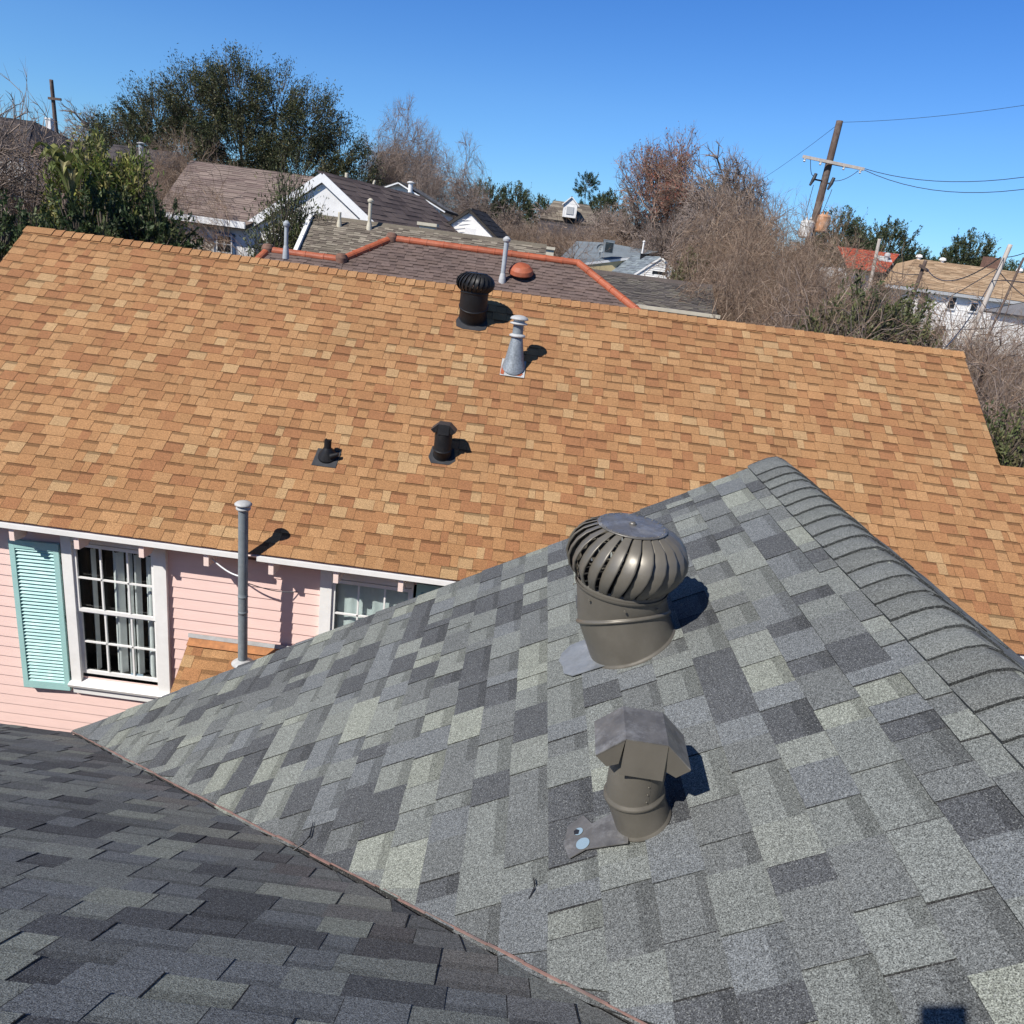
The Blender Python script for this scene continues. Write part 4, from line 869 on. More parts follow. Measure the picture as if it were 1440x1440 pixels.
# far right: tan hip roof and red roof
Yt = 43; ra = at(1290, 363, Yt + 4); rb = at(1450, 386, Yt + 4); ra[2] = rb[2] = (ra[2] + rb[2]) / 2; ea = at(1246, 397, Yt); ebz = at(1345, 412, Yt)[2]
TAN = [(.36, .25, .155), (.42, .3, .19), (.32, .215, .13)]
th_ = thing('tan_hip_house', (ra[0] + 3, Yt + 4, 0), 'two storey white sided house under a big tan hip roof at far right', 'house')
xe = ra[0] + 13
far_roof(th_, 'roof', [A(ea[0], Yt, ebz), A(xe, Yt, ebz), A(xe, Yt + 4, ra[2]), ra], TAN, [1, 1, 1], .22, (.3, .9), 81)
mb = MB(); mb.slab([A(ea[0], Yt + 8, ebz), A(ea[0], Yt, ebz), ra], .12, TAN[0]); mb.slab([A(xe, Yt + 8, ebz), A(ea[0], Yt + 8, ebz), ra, A(xe, Yt + 4, ra[2])], .12, TAN[0]); mb.build('roof_back', M['far_shingle'], th_)
xw = at(1272, 415, Yt + .25)[0]
mb = MB(); walls(mb, [(xw, Yt + .25), (xe - .5, Yt + .25), (xe - .5, Yt + 7.5), (xw, Yt + 7.5)], ebz - .1)
for i in range(26): mb.box(((xw + xe) / 2 - .25, Yt + .24, .4 + i * .27), (xe - xw - .6, .02, .02)) if .4 + i * .27 < ebz - .2 else None
mb.build('wall', M['siding'], th_)
mb = MB(); mb.box(((ea[0] + xe) / 2, Yt - .03, ebz - .1), (xe - ea[0], .08, .16)); mb.build('gutter', M['galvlight'], th_)
mb = MB(); mb.slab([A(ea[0] + .05, Yt + .02, ebz - .16), A(xe, Yt + .02, ebz - .16), A(xe, Yt + .25, ebz - .16), A(ea[0] + .05, Yt + .25, ebz - .16)], .02); mb.build('soffit', M['win'], th_)
I3 = lambda x, y, z: A(x, y, z)
for (x, y, w_, h_) in ((1297, 423, .42, .8), (1338, 426, .35, .55), (1369, 432, .33, .38), (1321, 467, .5, .7)):
    p = at(x, y, Yt + .2); add_win(th_, I3, p[0], p[1], p[2], w_, h_)
cc = at(1392, 372, Yt + 5); mb = MB(); mb.box((cc[0], cc[1], cc[2]), (.8, .5, .8)); mb.build('chimney', M['brick'], th_)
for x, lab in ((1292, 'round pale vent on the left ridge end of the tan hip roof'), (1325, 'round pale vent in the middle of the tan ridge'), (1433, 'round pale vent at the right of the tan ridge')):
    p = at(x, 363 + (x - 1290) * .137, Yt + 4); t = thing('ridge_vent', p, lab, 'roof vent'); mb = MB(); mb.lathe(p - A(0, 0, .12), (0, 0, 1), [(.1, 0), (.1, .16), (.2, .18), (.16, .3), (.04, .34)], n=12); mb.build('cap', M['siding'], t)
rd1, rd2 = at(1185, 346, Yt + 6), at(1289, 362, Yt + 6); rd1[2] = rd2[2] = (rd1[2] + rd2[2]) / 2; re = at(1230, 382, Yt + 1.2)
rh = thing('red_roof_house', ((rd1[0] + rd2[0]) / 2, Yt + 6, 0), 'house with a bright red tiled roof beside the tan hip roof', 'house')
RED = [(.42, .085, .045), (.5, .12, .06), (.36, .065, .04)]
far_roof(rh, 'roof', [A(rd1[0] - 1.2, Yt + 1.2, re[2]), A(ea[0] + .3, Yt + 1.2, re[2]), A(ra[0] - .2, Yt + 6, rd1[2]), A(rd1[0] - .3, Yt + 6, rd1[2])], RED, [1, 1, 1], .3, (.2, .34), 83)
mb = MB(); walls(mb, [(rd1[0] - 1.0, Yt + 1.8), (ea[0], Yt + 1.8), (ea[0], Yt + 8), (rd1[0] - 1.0, Yt + 8)], re[2]); mb.build('wall', M['siding'], rh)
p = at(1247, 363, Yt + 4); t = thing('turbine_vent', p, 'silver turbine vent on the red tiled roof', 'roof vent'); mb = MB(); mb.lathe(p - A(0, 0, .2), (0, 0, 1), [(.1, 0), (.1, .25), (.17, .30), (.17, .42), (.07, .5)], n=14); mb.build('head', M['galvlight'], t); mb = MB(); mb.slab([p + A(-.5, -.4, -.3), p + A(.3, -.4, -.3), p + A(.3, .3, .1), p + A(-.5, .3, .1)], .03); mb.build('flashing', M['galvlight'], t)
# grey roof house at the right edge
pe = at(1395, 432, 33); pr = at(1440, 412, 36)
t, Pt = block('grey_edge_house', 'low white house with a grey green roof at the right edge', at(1560, 440, 37)[0], 37.5, 6.2, 6.5, at(1400, 440, 34)[2], at(1440, 410, 37.5)[2], 'x', GRY, M['siding'], hip=1.5)
# small sheds glimpsed through branches at the right
for i, (x, y, Y, w_, lab) in enumerate(((1385, 560, 22, 1.6, 'cream shed wall glimpsed through bare branches right of the orange roof'),)):
    p = at(x, y, Y); t, Pt = block('shed', lab, p[0] + .3, Y + 1.5, w_, 3, p[2] + .4, p[2] + 1.0, 'x', GRY, M['cream'] if i == 0 else M['siding'], expo=.3, over=.15)

# ================================================================== UTILITY POLES AND WIRES
def wire(a, b_, sagm, r, label, mat='wire', cat='power line', group=None, n=16):
    pts = [a + (b_ - a) * t_ - A(0, 0, 4 * sagm * t_ * (1 - t_)) for t_ in np.linspace(0, 1, n)]
    mb = MB(); mb.tube(pts, r, n=5); return tag(mb.build('power_line', M[mat], None, pts[0]), label, cat, group)
Yp = 31.0
pt_ = at(1181, 170, Yp); pb_ = at(1144, 316, Yp); dpl = unit(pt_ - pb_); base = pb_ - dpl * (pb_[2] / dpl[2])
up_ = thing('utility_pole', base, 'big wooden utility pole with a pale crossarm and two transformers', 'utility pole')
mb = MB(); mb.tube([base, pb_, pt_], [.17, .14, .12], n=14); mb.build('pole', M['pole'], up_)
ca, cb = at(1129, 220, Yp - .25), at(1215, 238, Yp - .25)
mb = MB(); mb.bar(ca, cb, .08, .10); arm = mb.build('crossarm', M['palepole'], up_)
for f_ in (.04, .3, .68, .95):
    p = ca + (cb - ca) * f_ - A(0, 0, .05); mb = MB(); mb.lathe(p, (0, 0, -1), [(.03, 0), (.05, .03), (.03, .06), (.05, .09), (.02, .12)], n=10); mb.build('insulator', M['tank'], up_)
for x, y in ((1144, 252), (1169, 258)):
    p = at(x, y, Yp - .2); mb = MB(); mb.tube([p + A(.05, 0, .2), p, p - A(.08, 0, .22)], [.06, .07, .04], n=8); mb.tube([p, A(*(pb_ + dpl * ((p[2] - pb_[2]) / dpl[2])))], .03); mb.build('cutout_fuse', M['blackflash'], up_)
for x, y, mt, rr_ in ((1134, 322, 'tank', .25), (1157, 314, 'rust', .24)):
    p = at(x, y, Yp - .3); mb = MB(); mb.lathe(p - A(0, 0, .32), (0, 0, 1), [(rr_ * .9, 0), (rr_, .04), (rr_, .52), (rr_ * 1.06, .54), (rr_ * .8, .62)], n=20); mb.tube([p + A(-.08, 0, .28), p + A(-.08, 0, .42)], [.05, .03]); mb.tube([p + A(.08, 0, .28), p + A(.08, 0, .42)], [.05, .03]); mb.build('transformer', M[mt], up_)
def sagto(a, b_, s_, r, mat=None):
    mb = MB(); mb.tube([a + (b_ - a) * t_ - A(0, 0, 4 * s_ * t_ * (1 - t_)) for t_ in np.linspace(0, 1, 9)], r, n=5); mb.build('jumper_wire', M['wire'], up_)
sagto(ca + A(.3, 0, -.05), at(1144, 247, Yp - .2), .15, .012); sagto(at(1144, 260, Yp - .2), at(1130, 312, Yp - .3), -.1, .012); sagto(at(1207, 240, Yp - .2), at(1170, 254, Yp - .2), .12, .012); sagto(at(1170, 266, Yp - .2), at(1156, 300, Yp - .3), .05, .012)
wire(at(1181, 172, Yp), at(1560, 128, 24), .16, .007, 'thin top wire running right from the big utility pole')
wire(at(1215, 237, Yp), at(1600, 214, 24), .6, .012, 'upper of two power lines running right from the crossarm')
wire(at(1213, 238, Yp - .1), at(1600, 228, 24), .8, .012, 'lower of two power lines running right from the crossarm')
wire(at(1177, 176, Yp), at(1055, 262, 45), .1, .008, 'wire slanting down left from the top of the big utility pole')
wire(at(1212, 238, Yp), at(1130, 220, Yp - .1), .06, .012, 'wire strung just under the pale crossarm')
def simple_pole(x0, y0, x1, y1, Y, r, mat, label, arm=None, grp=None):
    a, b_ = at(x0, y0, Y), at(x1, y1, Y); d = unit(a - b_); bs = b_ - d * (b_[2] / d[2]); t = thing('utility_pole', bs, label, 'utility pole', grp)
    mb = MB(); mb.tube([bs, b_, a], [r * 1.2, r * 1.1, r], n=10); mb.build('pole', M[mat], t)
    if arm: mb = MB(); mb.bar(at(*arm[0], Y - r - .05), at(*arm[1], Y - r - .05), .1, .12); mb.build('crossarm', M[mat], t)
    return t
lp = simple_pole(72, 112, 79, 184, 45, .095, 'pole', 'distant dark utility pole with a short crossarm at far left', ((68, 138), (86, 140)))
simple_pole(1421, 344, 1369, 462, 22, .06, 'palepole', 'pale leaning wooden pole at the right in front of the tan roof')
simple_pole(1237, 336, 1228, 378, 40, .08, 'palepole', 'short greyish pole in front of the red tiled roof')
p4 = simple_pole(1302, 366, 1286, 410, 38, .085, 'pole', 'dark utility pole with tangled fittings against the tan roof', ((1293, 373), (1305, 381)))
simple_pole(1440, 362, 1425, 395, 30, .04, 'pole', 'dark pole stub at the right edge of the picture')
j = at(1402, 378, 22); jt = at(1412, 362, 22)
wire(at(1303, 377, 38), j + A(0, 0, .3), .6, .02, 'upper dark wire from the far dark pole to the pale pole')
wire(at(1235, 372, 40), at(1300, 385, 38), .2, .02, 'wire between the greyish pole and the far dark pole')
wire(j, at(1075, 498, 20), .5, .012, 'dark cable dropping left from the pale pole into the shrubs')
wire(jt, at(1330, 488, 13), .3, .01, 'dark cable slanting down towards the right end of the orange ridge')
wire(j, at(1460, 428, 26), .1, .012, 'service wire slanting right from the pale pole')
wire(jt, at(1470, 340, 24), .1, .012, 'wire rising right from the top of the pale pole')
wire(at(1180, 430, 22), at(1440, 455, 18), .35, .009, 'thin wire crossing low in front of the white siding at right')
wire(at(1395, 395, 22), at(1480, 412, 18), -.1, .012, 'short wire curving right below the pale pole top')

# ================================================================== TREES
def prisms(segs, rad, nside=3):
    P = segs[:, 0:3]; Q = segs[:, 3:6]; r0 = segs[:, 6]; r1 = segs[:, 7]; D = Q - P; L = np.linalg.norm(D, axis=1, keepdims=True); D = D / np.maximum(L, 1e-9)
    ref = np.where(np.abs(D[:, 2:3]) > .9, A(1, 0, 0)[None], A(0, 0, 1)[None]); X = np.cross(D, ref); X /= np.linalg.norm(X, axis=1, keepdims=True); Y = np.cross(D, X)
    n = len(P); V = np.zeros((n, 2 * nside, 3))
    for k in range(nside):
        a = 2 * math.pi * k / nside; dirn = X * math.cos(a) + Y * math.sin(a); V[:, k] = P + dirn * r0[:, None]; V[:, nside + k] = Q + dirn * r1[:, None]
    idx = np.arange(n)[:, None] * 2 * nside; fs = []
    for k in range(nside): k2 = (k + 1) % nside; fs.append(np.hstack([idx + k, idx + k2, idx + nside + k2, idx + nside + k]))
    return V.reshape(-1, 3), np.stack(fs, 1).reshape(-1, 4)
def rot_about(v, ax, a): ax = ax / np.linalg.norm(ax); return v * math.cos(a) + np.cross(ax, v) * math.sin(a) + ax * (ax @ v) * (1 - math.cos(a))
def grow(r, p, d, L, rad, depth, out, P):
    nseg = 3 if depth > 2 else 2; q = p
    for i in range(nseg):
        hd = math.hypot(q[0], q[1]); pull = min(1.2, (hd / P.get('R', 99)) ** 3 * .55); d = unit(d + r.normal(0, P['wob'], 3) + A(-q[0] / (hd + .01) * pull, -q[1] / (hd + .01) * pull, P['up'] * (.5 if depth > 3 else 1))); q2 = q + d * L / nseg; ra = rad * (1 - .3 * i / nseg); rb = rad * (1 - .3 * (i + 1) / nseg)
        out.append((*q, *q2, ra, rb, depth)); q = q2
        if depth > 0 and i < nseg and depth < P['side'] + 1 and r.random() < P['sp']:
            ax = np.cross(d, r.normal(0, 1, 3)); grow(r, q, rot_about(d, ax, r.uniform(.5, 1.0)), L * r.uniform(.5, .75), max(P['rmin'], rb * .5), depth - 1, out, P)
    if depth == 0:                               # the finest twigs, tapering to nothing
        for i in range(P.get('fine', 3)):
            d2 = unit(d + r.normal(0, .55, 3)); l2 = L * r.uniform(.35, .8); m_ = q + d2 * l2 * .5; out.append((*q, *m_, rad * .6, rad * .4, -1)); d3 = unit(d2 + r.normal(0, .3, 3)); out.append((*m_, *(m_ + d3 * l2 * .5), rad * .4, rad * .12, -1))
        return
    k = P['kids'][min(depth, len(P['kids']) - 1)]; k = int(k + (r.random() < (k % 1)))
    for i in range(k):
        ax = np.cross(d, r.normal(0, 1, 3)); a = r.uniform(*P['ang'])
        grow(r, q, rot_about(d, ax, a), L * r.uniform(P['dec'][0], P['dec'][1]) * (P.get('first', 1) if depth == P.get('top') else 1), max(P['rmin'], rad * (.78 if i == 0 else .62)), depth - 1, out, P)
def bare_proto(seed, h, w_, P, depth=6, stems=1, spread=.3, trunkh=.25):
    r = np.random.default_rng(seed); out = []; P = dict(P, top=depth)
    for s_ in range(stems):
        a = 2 * math.pi * (s_ + r.uniform(-.3, .3)) / stems; d = unit(A(math.cos(a) * spread, math.sin(a) * spread, 1)) if stems > 1 else A(0, 0, 1)
        grow(r, A(math.cos(a), math.sin(a), 0) * (.3 if stems > 1 else 0), d, h * trunkh, P.get('r0', .16) * (1 if stems == 1 else .5), depth, out, P)
    S = np.array(out); zt = np.percentile(S[:, 5], 99.7); S[:, 0:6] *= h / zt
    ext = np.percentile(np.abs(S[:, 3:5]), 97); k = (w_ / 2) / ext; S[:, [0, 1, 3, 4]] *= k
    print('proto', seed, len(S), 'squeeze', round(k, 2))
    return S
BARK = [(.19, .16, .14), (.24, .205, .18), (.15, .125, .11)]
def add_tree_meshes(t, S, tcol, ccol, rs=1., seed=0):
    r = np.random.default_rng(seed); S = S.copy(); S[:, 6:8] *= rs
    big = S[:, 8] >= S[:, 8].max() - 1.5
    V, Fc = prisms(S[big], None, 6); c = np.repeat(np.array(tcol)[None] * r.uniform(.8, 1.2, (big.sum(), 1)), 6, 0)
    mesh('trunk', V + WLOC[t.name], Fc, c, M['bark'], t)
    V, Fc = prisms(S[~big], None, 3); cc = np.array(ccol); k = cc[r.integers(0, len(cc), (~big).sum())] * r.uniform(.75, 1.25, ((~big).sum(), 1))
    mesh('crown', V + WLOC[t.name], Fc, np.repeat(k, 3, 0), M['twig'], t)
PROTO = {}
def proto_tree(key, S, tcol, ccol, rs=1., name='bare_tree'):
    PROTO[key] = (S, tcol, ccol, rs, name, None)
def copy_tree(src, loc, rz, sc3, label, cat, group):
    c = src.copy(); C.objects.link(c); c.location = loc; c.rotation_euler = (0, 0, rz); c.scale = sc3; c['label'] = label; c['category'] = cat
    if group: c['group'] = group
    elif 'group' in c: del c['group']
    for ch in SRCKIDS[src.name]: d = ch.copy(); C.objects.link(d); d.parent = c
    return c
SRC = {}; SRCKIDS = {}; NOM = {}
def plant(key, px, ptop, Y, wpx, rz, label, cat='tree', group=None, hscale=1., dx=0, sink=0.):
    top = at(px, ptop, Y); hh = top[2] * hscale + sink; dep = Y * cT - (top[2] * .7 - H) * sT; w_ = wpx * dep / F
    nh, nw, builder, name = NOM[key]
    sz = hh / nh; sw = min(max(w_ / nw, (.68 if name == 'bare_tree' else .78) * sz), 1.35 * sz); sc3 = (sw, sw, sz); loc = (top[0] + dx, Y, -sink)
    if key not in SRC:
        t = thing(name, (0, 0, 0), label, cat, group); builder(t); SRC[key] = t; SRCKIDS[t.name] = [o for o in C.objects if o.parent == t]
        t.location = loc; t.rotation_euler = (0, 0, rz); t.scale = sc3; return t
    return copy_tree(SRC[key], loc, rz, sc3, label, cat, group)
# leafy protos -------------------------------------------------------------
def leaves(Cn_, dirs, size, cols, r, aspect=2.2, jitter=.9):
    n = len(Cn_); D = dirs + r.normal(0, jitter, (n, 3)); D /= np.linalg.norm(D, axis=1, keepdims=True); X = np.cross(D, r.normal(0, 1, (n, 3))); X /= np.linalg.norm(X, axis=1, keepdims=True)
    s_ = size * r.uniform(.6, 1.3, (n, 1)); V = np.zeros((n, 4, 3)); V[:, 0] = Cn_ - D * s_ * .1; V[:, 1] = Cn_ + D * s_ * .45 + X * s_ / aspect * .5; V[:, 2] = Cn_ + D * s_; V[:, 3] = Cn_ + D * s_ * .45 - X * s_ / aspect * .5
    Fc = np.arange(n * 4).reshape(n, 4); return V.reshape(-1, 3), Fc, cols
def leafy_builder(seed, h, lobes, nspray, per, size, pal, spray_len=.7, upw=.7, tcol=(.12, .1, .08), aspect=2.2, trunk_r=.25, gaps=.0, drop=0.0, bare=0.15):
    """lobes: (x, y, z, rx, rz)"""
    def b(t):
        r = np.random.default_rng(seed); segs = []; base = A(0, 0, 0); LC = []; LD = []; LCol = []
        lw = np.array([l[3] ** 2 * l[4] for l in lobes]); lw = lw / lw.sum(); pal_ = np.array(pal)
        fork = A(0, 0, h * .22); segs.append((*base, *fork, trunk_r, trunk_r * .8, 9))
        for l in lobes:
            c = A(*l[:3]); p = fork; nst = 4
            for i in range(nst):
                q = fork + (c - fork) * (i + 1) / nst + r.normal(0, .12 * l[3], 3) * (i < nst - 1); segs.append((*p, *q, trunk_r * .55 * (1 - i / 5), trunk_r * .55 * (1 - (i + 1) / 5), 9)); p = q
        for s_ in range(nspray):
            l = lobes[r.choice(len(lobes), p=lw)]; c = A(*l[:3]); u = unit(r.normal(0, 1, 3)); rad = r.uniform(.35, 1.0) ** .6 * r.uniform(.85, 1.08)
            p = c + u * A(l[3], l[3], l[4]) * rad
            if r.random() < gaps * (math.sin(p[0] * 2.1 + 1) * math.sin(p[2] * 2.7) * .5 + .5) * 2: continue
            d = unit(u * .8 + A(0, 0, upw - drop)); Ls = spray_len * r.uniform(.5, 1.5); q = p + d * Ls
            st = p + unit(c - p + A(0, 0, -.6)) * r.uniform(.3, 1.0) * min(1., l[3] * .5); segs.append((*st, *p, .03, .015, 1)); segs.append((*p, *q, .014, .006, 0))
            k = pal_[r.integers(len(pal_))] * r.uniform(.7, 1.3); n = per if r.random() > bare else per // 5
            tt = r.uniform(0, 1, (n, 1)); LC.append(p + (q - p) * tt + r.normal(0, Ls * .13, (n, 3))); LD.append(np.repeat(d[None], n, 0)); LCol.append(k[None] * r.uniform(.75, 1.25, (n, 1)))
        S = np.array(segs); V, Fc = prisms(S[S[:, 8] > 5], None, 6); mesh('trunk', V, Fc, np.repeat(np.array([tcol]), len(Fc), 0), M['bark'], t)
        V, Fc = prisms(S[S[:, 8] < 5], None, 3); mesh('branches', V, Fc, np.repeat(np.array([(.09, .075, .06)]), len(Fc), 0), M['twig'], t)
        V, Fc, cc = leaves(np.vstack(LC), np.vstack(LD), size, np.vstack(LCol), r, aspect); mesh('crown', V, Fc, cc, M['leaf'], t)
    return b
def bare_builder(seed, h, w_, P, depth, stems, spread, trunkh, tcol, ccol, rs=1., extra=None):
    def b(t):
        S = bare_proto(seed, h, w_, P, depth, stems, spread, trunkh); add_tree_meshes(t, S, tcol, ccol, rs, seed)
        if extra: extra(t, S)
    return b
P1 = dict(first=.8, wob=.2, up=.03, side=4, sp=.45, kids=[0, 3, 3, 3, 2.6, 3, 3], ang=(.3, .85), dec=(.66, .86), rmin=.005, r0=.17)
P2 = dict(first=.62, wob=.3, up=.02, side=4, sp=.5, kids=[0, 3, 3, 3, 3, 3, 3], ang=(.15, .6), dec=(.68, .88), rmin=.0045, r0=.16, fine=3)
P4 = dict(first=.5, wob=.28, up=.0, side=4, sp=.55, kids=[0, 3, 3, 3, 3, 3, 3], ang=(.15, .55), dec=(.66, .86), rmin=.009, r0=.3)
P3 = dict(first=.5, wob=.16, up=.07, side=4, sp=.6, kids=[0, 4, 3, 3, 3, 2.4], ang=(.2, .6), dec=(.68, .9), rmin=.009, r0=.2)
BR = [(.20, .137, .095), (.275, .195, .14), (.15, .10, .072), (.36, .275, .205)]
GRB = [(.24, .19, .16), (.31, .25, .215), (.18, .14, .12)]
RDB = [(.25, .165, .125), (.32, .225, .175), (.2, .13, .10), (.28, .22, .18)]
NOM['spread'] = (9.5, 10, bare_builder(101, 9.5, 10, P1, 6, 1, 0, .24, (.22, .19, .17), GRB), 'bare_tree')
NOM['fan'] = (10, 6.8, bare_builder(102, 10, 6.8, dict(P2, R=3.3, first=.5), 5, 5, .2, .42, (.2, .16, .14), BR), 'bare_tree')
NOM['fan2'] = (10, 7, bare_builder(105, 10, 7, dict(P2, R=3.5, first=.5), 6, 3, .18, .40, (.2, .16, .14), BR), 'bare_tree')
NOM['high'] = (16, 9, bare_builder(106, 16, 9, dict(P4, R=4.8, first=.45), 6, 1, 0, .48, (.25, .21, .19), GRB), 'bare_tree')
NOM['low'] = (6.5, 5.6, bare_builder(107, 6.5, 5.6, dict(P2, rmin=.0035, r0=.11, wob=.34, R=2.6), 5, 6, .3, .34, (.2, .17, .15), BR + GRB), 'bare_tree')
NOM['round'] = (17, 10.5, bare_builder(103, 17, 10.5, dict(P4, R=5.4, first=.45), 6, 3, .10, .42, (.25, .21, .19), GRB + [(.24, .19, .165)]), 'bare_tree')
def rustleaf(t, S):
    r = np.random.default_rng(7); k = S[S[:, 8] < 2]; k = k[r.random(len(k)) < .22]; Cc = k[:, 3:6] + r.normal(0, .05, (len(k), 3)); col = np.array([(.28, .1, .075), (.34, .15, .09), (.2, .09, .08)])[r.integers(0, 3, len(k))]
    V, Fc, cc = leaves(Cc, np.repeat(A(0, 0, -.4)[None], len(k), 0), .16, col, r, 1.6); mesh('dry_leaves', V, Fc, cc, M['leaf'], t)
NOM['tall'] = (18, 8, bare_builder(104, 18, 8, dict(P3, R=4.0), 6, 1, 0, .36, (.3, .25, .22), RDB, extra=rustleaf), 'cypress_tree')
OAK = [(.070, .082, .034), (.098, .105, .045), (.052, .066, .030), (.14, .132, .066), (.044, .058, .030)]
EVG = [(.055, .075, .03), (.07, .09, .038), (.045, .06, .028), (.09, .10, .05)]
DKG = [(.052, .080, .030), (.070, .100, .038), (.038, .060, .026), (.10, .115, .048)]
YLG = [(.19, .23, .05), (.26, .27, .065), (.12, .16, .04), (.30, .27, .10)]
SHB = [(.10, .115, .045), (.125, .135, .055), (.15, .135, .07), (.075, .095, .038)]
# big oak: 19 m wide, 13 m tall
oaklobes = [(-8.8, 0, 12.2, 1.9, 1.5), (-6.3, 0, 13.6, 2.4, 2.0), (-3.3, 0, 15.0, 2.5, 2.2), (-.3, 0, 16.1, 2.5, 2.2), (2.6, .5, 15.9, 2.2, 2.0), (5.3, 0, 14.7, 2.2, 2.1), (7.6, 0, 13.0, 1.8, 2.1), (9.3, 0, 10.8, 1.5, 2.4), (-4.5, 0, 11.4, 3.2, 2.0), (0, 0, 12.4, 3.6, 2.4), (4.5, 0, 11.4, 3.2, 2.4), (7.5, 0, 8.8, 2.4, 2.6), (1.5, 0, 8.6, 4, 2), (-8.2, 0, 9.8, 2.2, 1.6), (-10.4, 0, 10.6, 1.2, 1.0)]
NOM['oak'] = (18.6, 21.5, leafy_builder(201, 18.6, oaklobes, 8500, 40, .165, OAK, 1.15, .8, gaps=.42, trunk_r=.45, bare=.22, aspect=2.6), 'oak_tree')
rl = [(-1.6, 0, 4.6, 1.6, 1.3), (1.4, .3, 4.9, 1.7, 1.4), (0, -.3, 6.0, 1.7, 1.5), (-.3, 0, 3.6, 2.2, 1.0), (2.3, 0, 3.7, 1.2, .9)]
rl = [(x * 1.5, y * 1.5, z * 1.55 + .4, rx * 1.6, rz * 1.6) for x, y, z, rx, rz in rl]
NOM['ever'] = (12, 10, leafy_builder(202, 12, rl, 2000, 36, .19, EVG, .6, .5, gaps=.35), 'evergreen_tree')
rl2 = [(-2.2, 0, 4.2, 1.3, 1.1), (.2, .3, 5.6, 1.5, 1.3), (2.2, -.3, 4.6, 1.4, 1.0), (0, 0, 4.0, 1.7, .9), (3.2, 0, 3.3, 1.0, .7), (-1.1, 0, 5.2, .9, .8)]
rl2 = [(x * 1.45, y * 1.5, z * 1.6, rx * 1.6, rz * 1.7) for x, y, z, rx, rz in rl2]
NOM['ever2'] = (11.5, 11.5, leafy_builder(203, 11.5, rl2, 2000, 36, .19, DKG, .55, .6, gaps=.45), 'evergreen_tree')
pl_ = [(-1.4, 0, 6.6, 1.1, .7), (-.2, 0, 8.6, 1.2, .8), (1.4, 0, 7.4, 1.0, .9), (.2, 0, 6.9, 1.2, .7), (-1.9, 0, 5.9, .9, .5), (1.5, 0, 5.8, .9, .8), (.3, 0, 5.2, .7, .5)]
pl_ = [(x * 1.25, y, z * 1.75, rx * 1.3, rz * 1.5) for x, y, z, rx, rz in pl_]
NOM['pine'] = (16.5, 6, leafy_builder(204, 16.5, pl_, 420, 60, .24, [(.03, .055, .022), (.04, .07, .028), (.05, .075, .03)], .45, .4, aspect=5, gaps=.3, bare=.03), 'pine_tree')
sl_ = [(-1.0, 0, 2.2, 1.1, 1.2), (.8, .3, 2.4, 1.1, 1.2), (0, -.3, 3.2, 1.2, 1.1), (1.6, 0, 1.6, .9, .9), (-1.8, 0, 1.5, .9, .9)]
sl_ = [(-.9, 0, 5.4, 1.0, 1.2), (.9, .2, 5.6, 1.0, 1.1), (0, -.2, 6.3, .9, .8), (1.3, 0, 4.3, 1.0, 1.2), (-1.4, 0, 4.2, 1.0, 1.2), (0, 0, 4.4, 1.4, 1.5), (-.6, 0, 2.4, 1.5, 1.6), (.9, 0, 2.2, 1.3, 1.5)]
NOM['hedge'] = (7, 4.6, leafy_builder(205, 7, sl_, 1500, 34, .115, DKG, .3, .3, trunk_r=.1, bare=.05), 'shrub')
NOM['shrub'] = (7, 4.6, leafy_builder(206, 7, sl_, 1100, 30, .11, SHB, .4, .5, trunk_r=.1, bare=.2), 'shrub')
bl_ = [(-.7, 0, 2.6, .8, 1.3), (.6, 0, 3.0, .8, 1.4), (0, 0, 4.3, .7, 1.0), (1.0, 0, 4.4, .45, .9)]
bl_ = [(-.8, 0, 5.0, .9, 1.6), (.7, 0, 5.4, .9, 1.6), (0, 0, 7.2, .8, 1.5), (1.1, 0, 7.6, .45, 1.0), (-.9, 0, 6.9, .5, .9), (0, 0, 3.2, 1.2, 1.6)]
NOM['bamboo'] = (9, 3.6, leafy_builder(207, 9, bl_, 800, 34, .16, YLG, .6, .8, trunk_r=.05, aspect=3.5, bare=.05), 'bamboo_clump')
tl = [(-.4, 0, 3.2, .7, 1.0), (.4, 0, 3.6, .7, 1.1), (0, 0, 4.6, .6, .9), (-.5, 0, 2.2, .7, .9), (.5, 0, 2.0, .6, .8)]
tl = [(x * 1.15, y, z * 1.5, rx * 1.1, rz * 1.4) for x, y, z, rx, rz in tl]
NOM['slim'] = (8.4, 3, leafy_builder(208, 8.4, tl, 560, 30, .12, SHB + SHB + EVG, .8, .95, trunk_r=.07, aspect=3, bare=.2), 'young_tree')

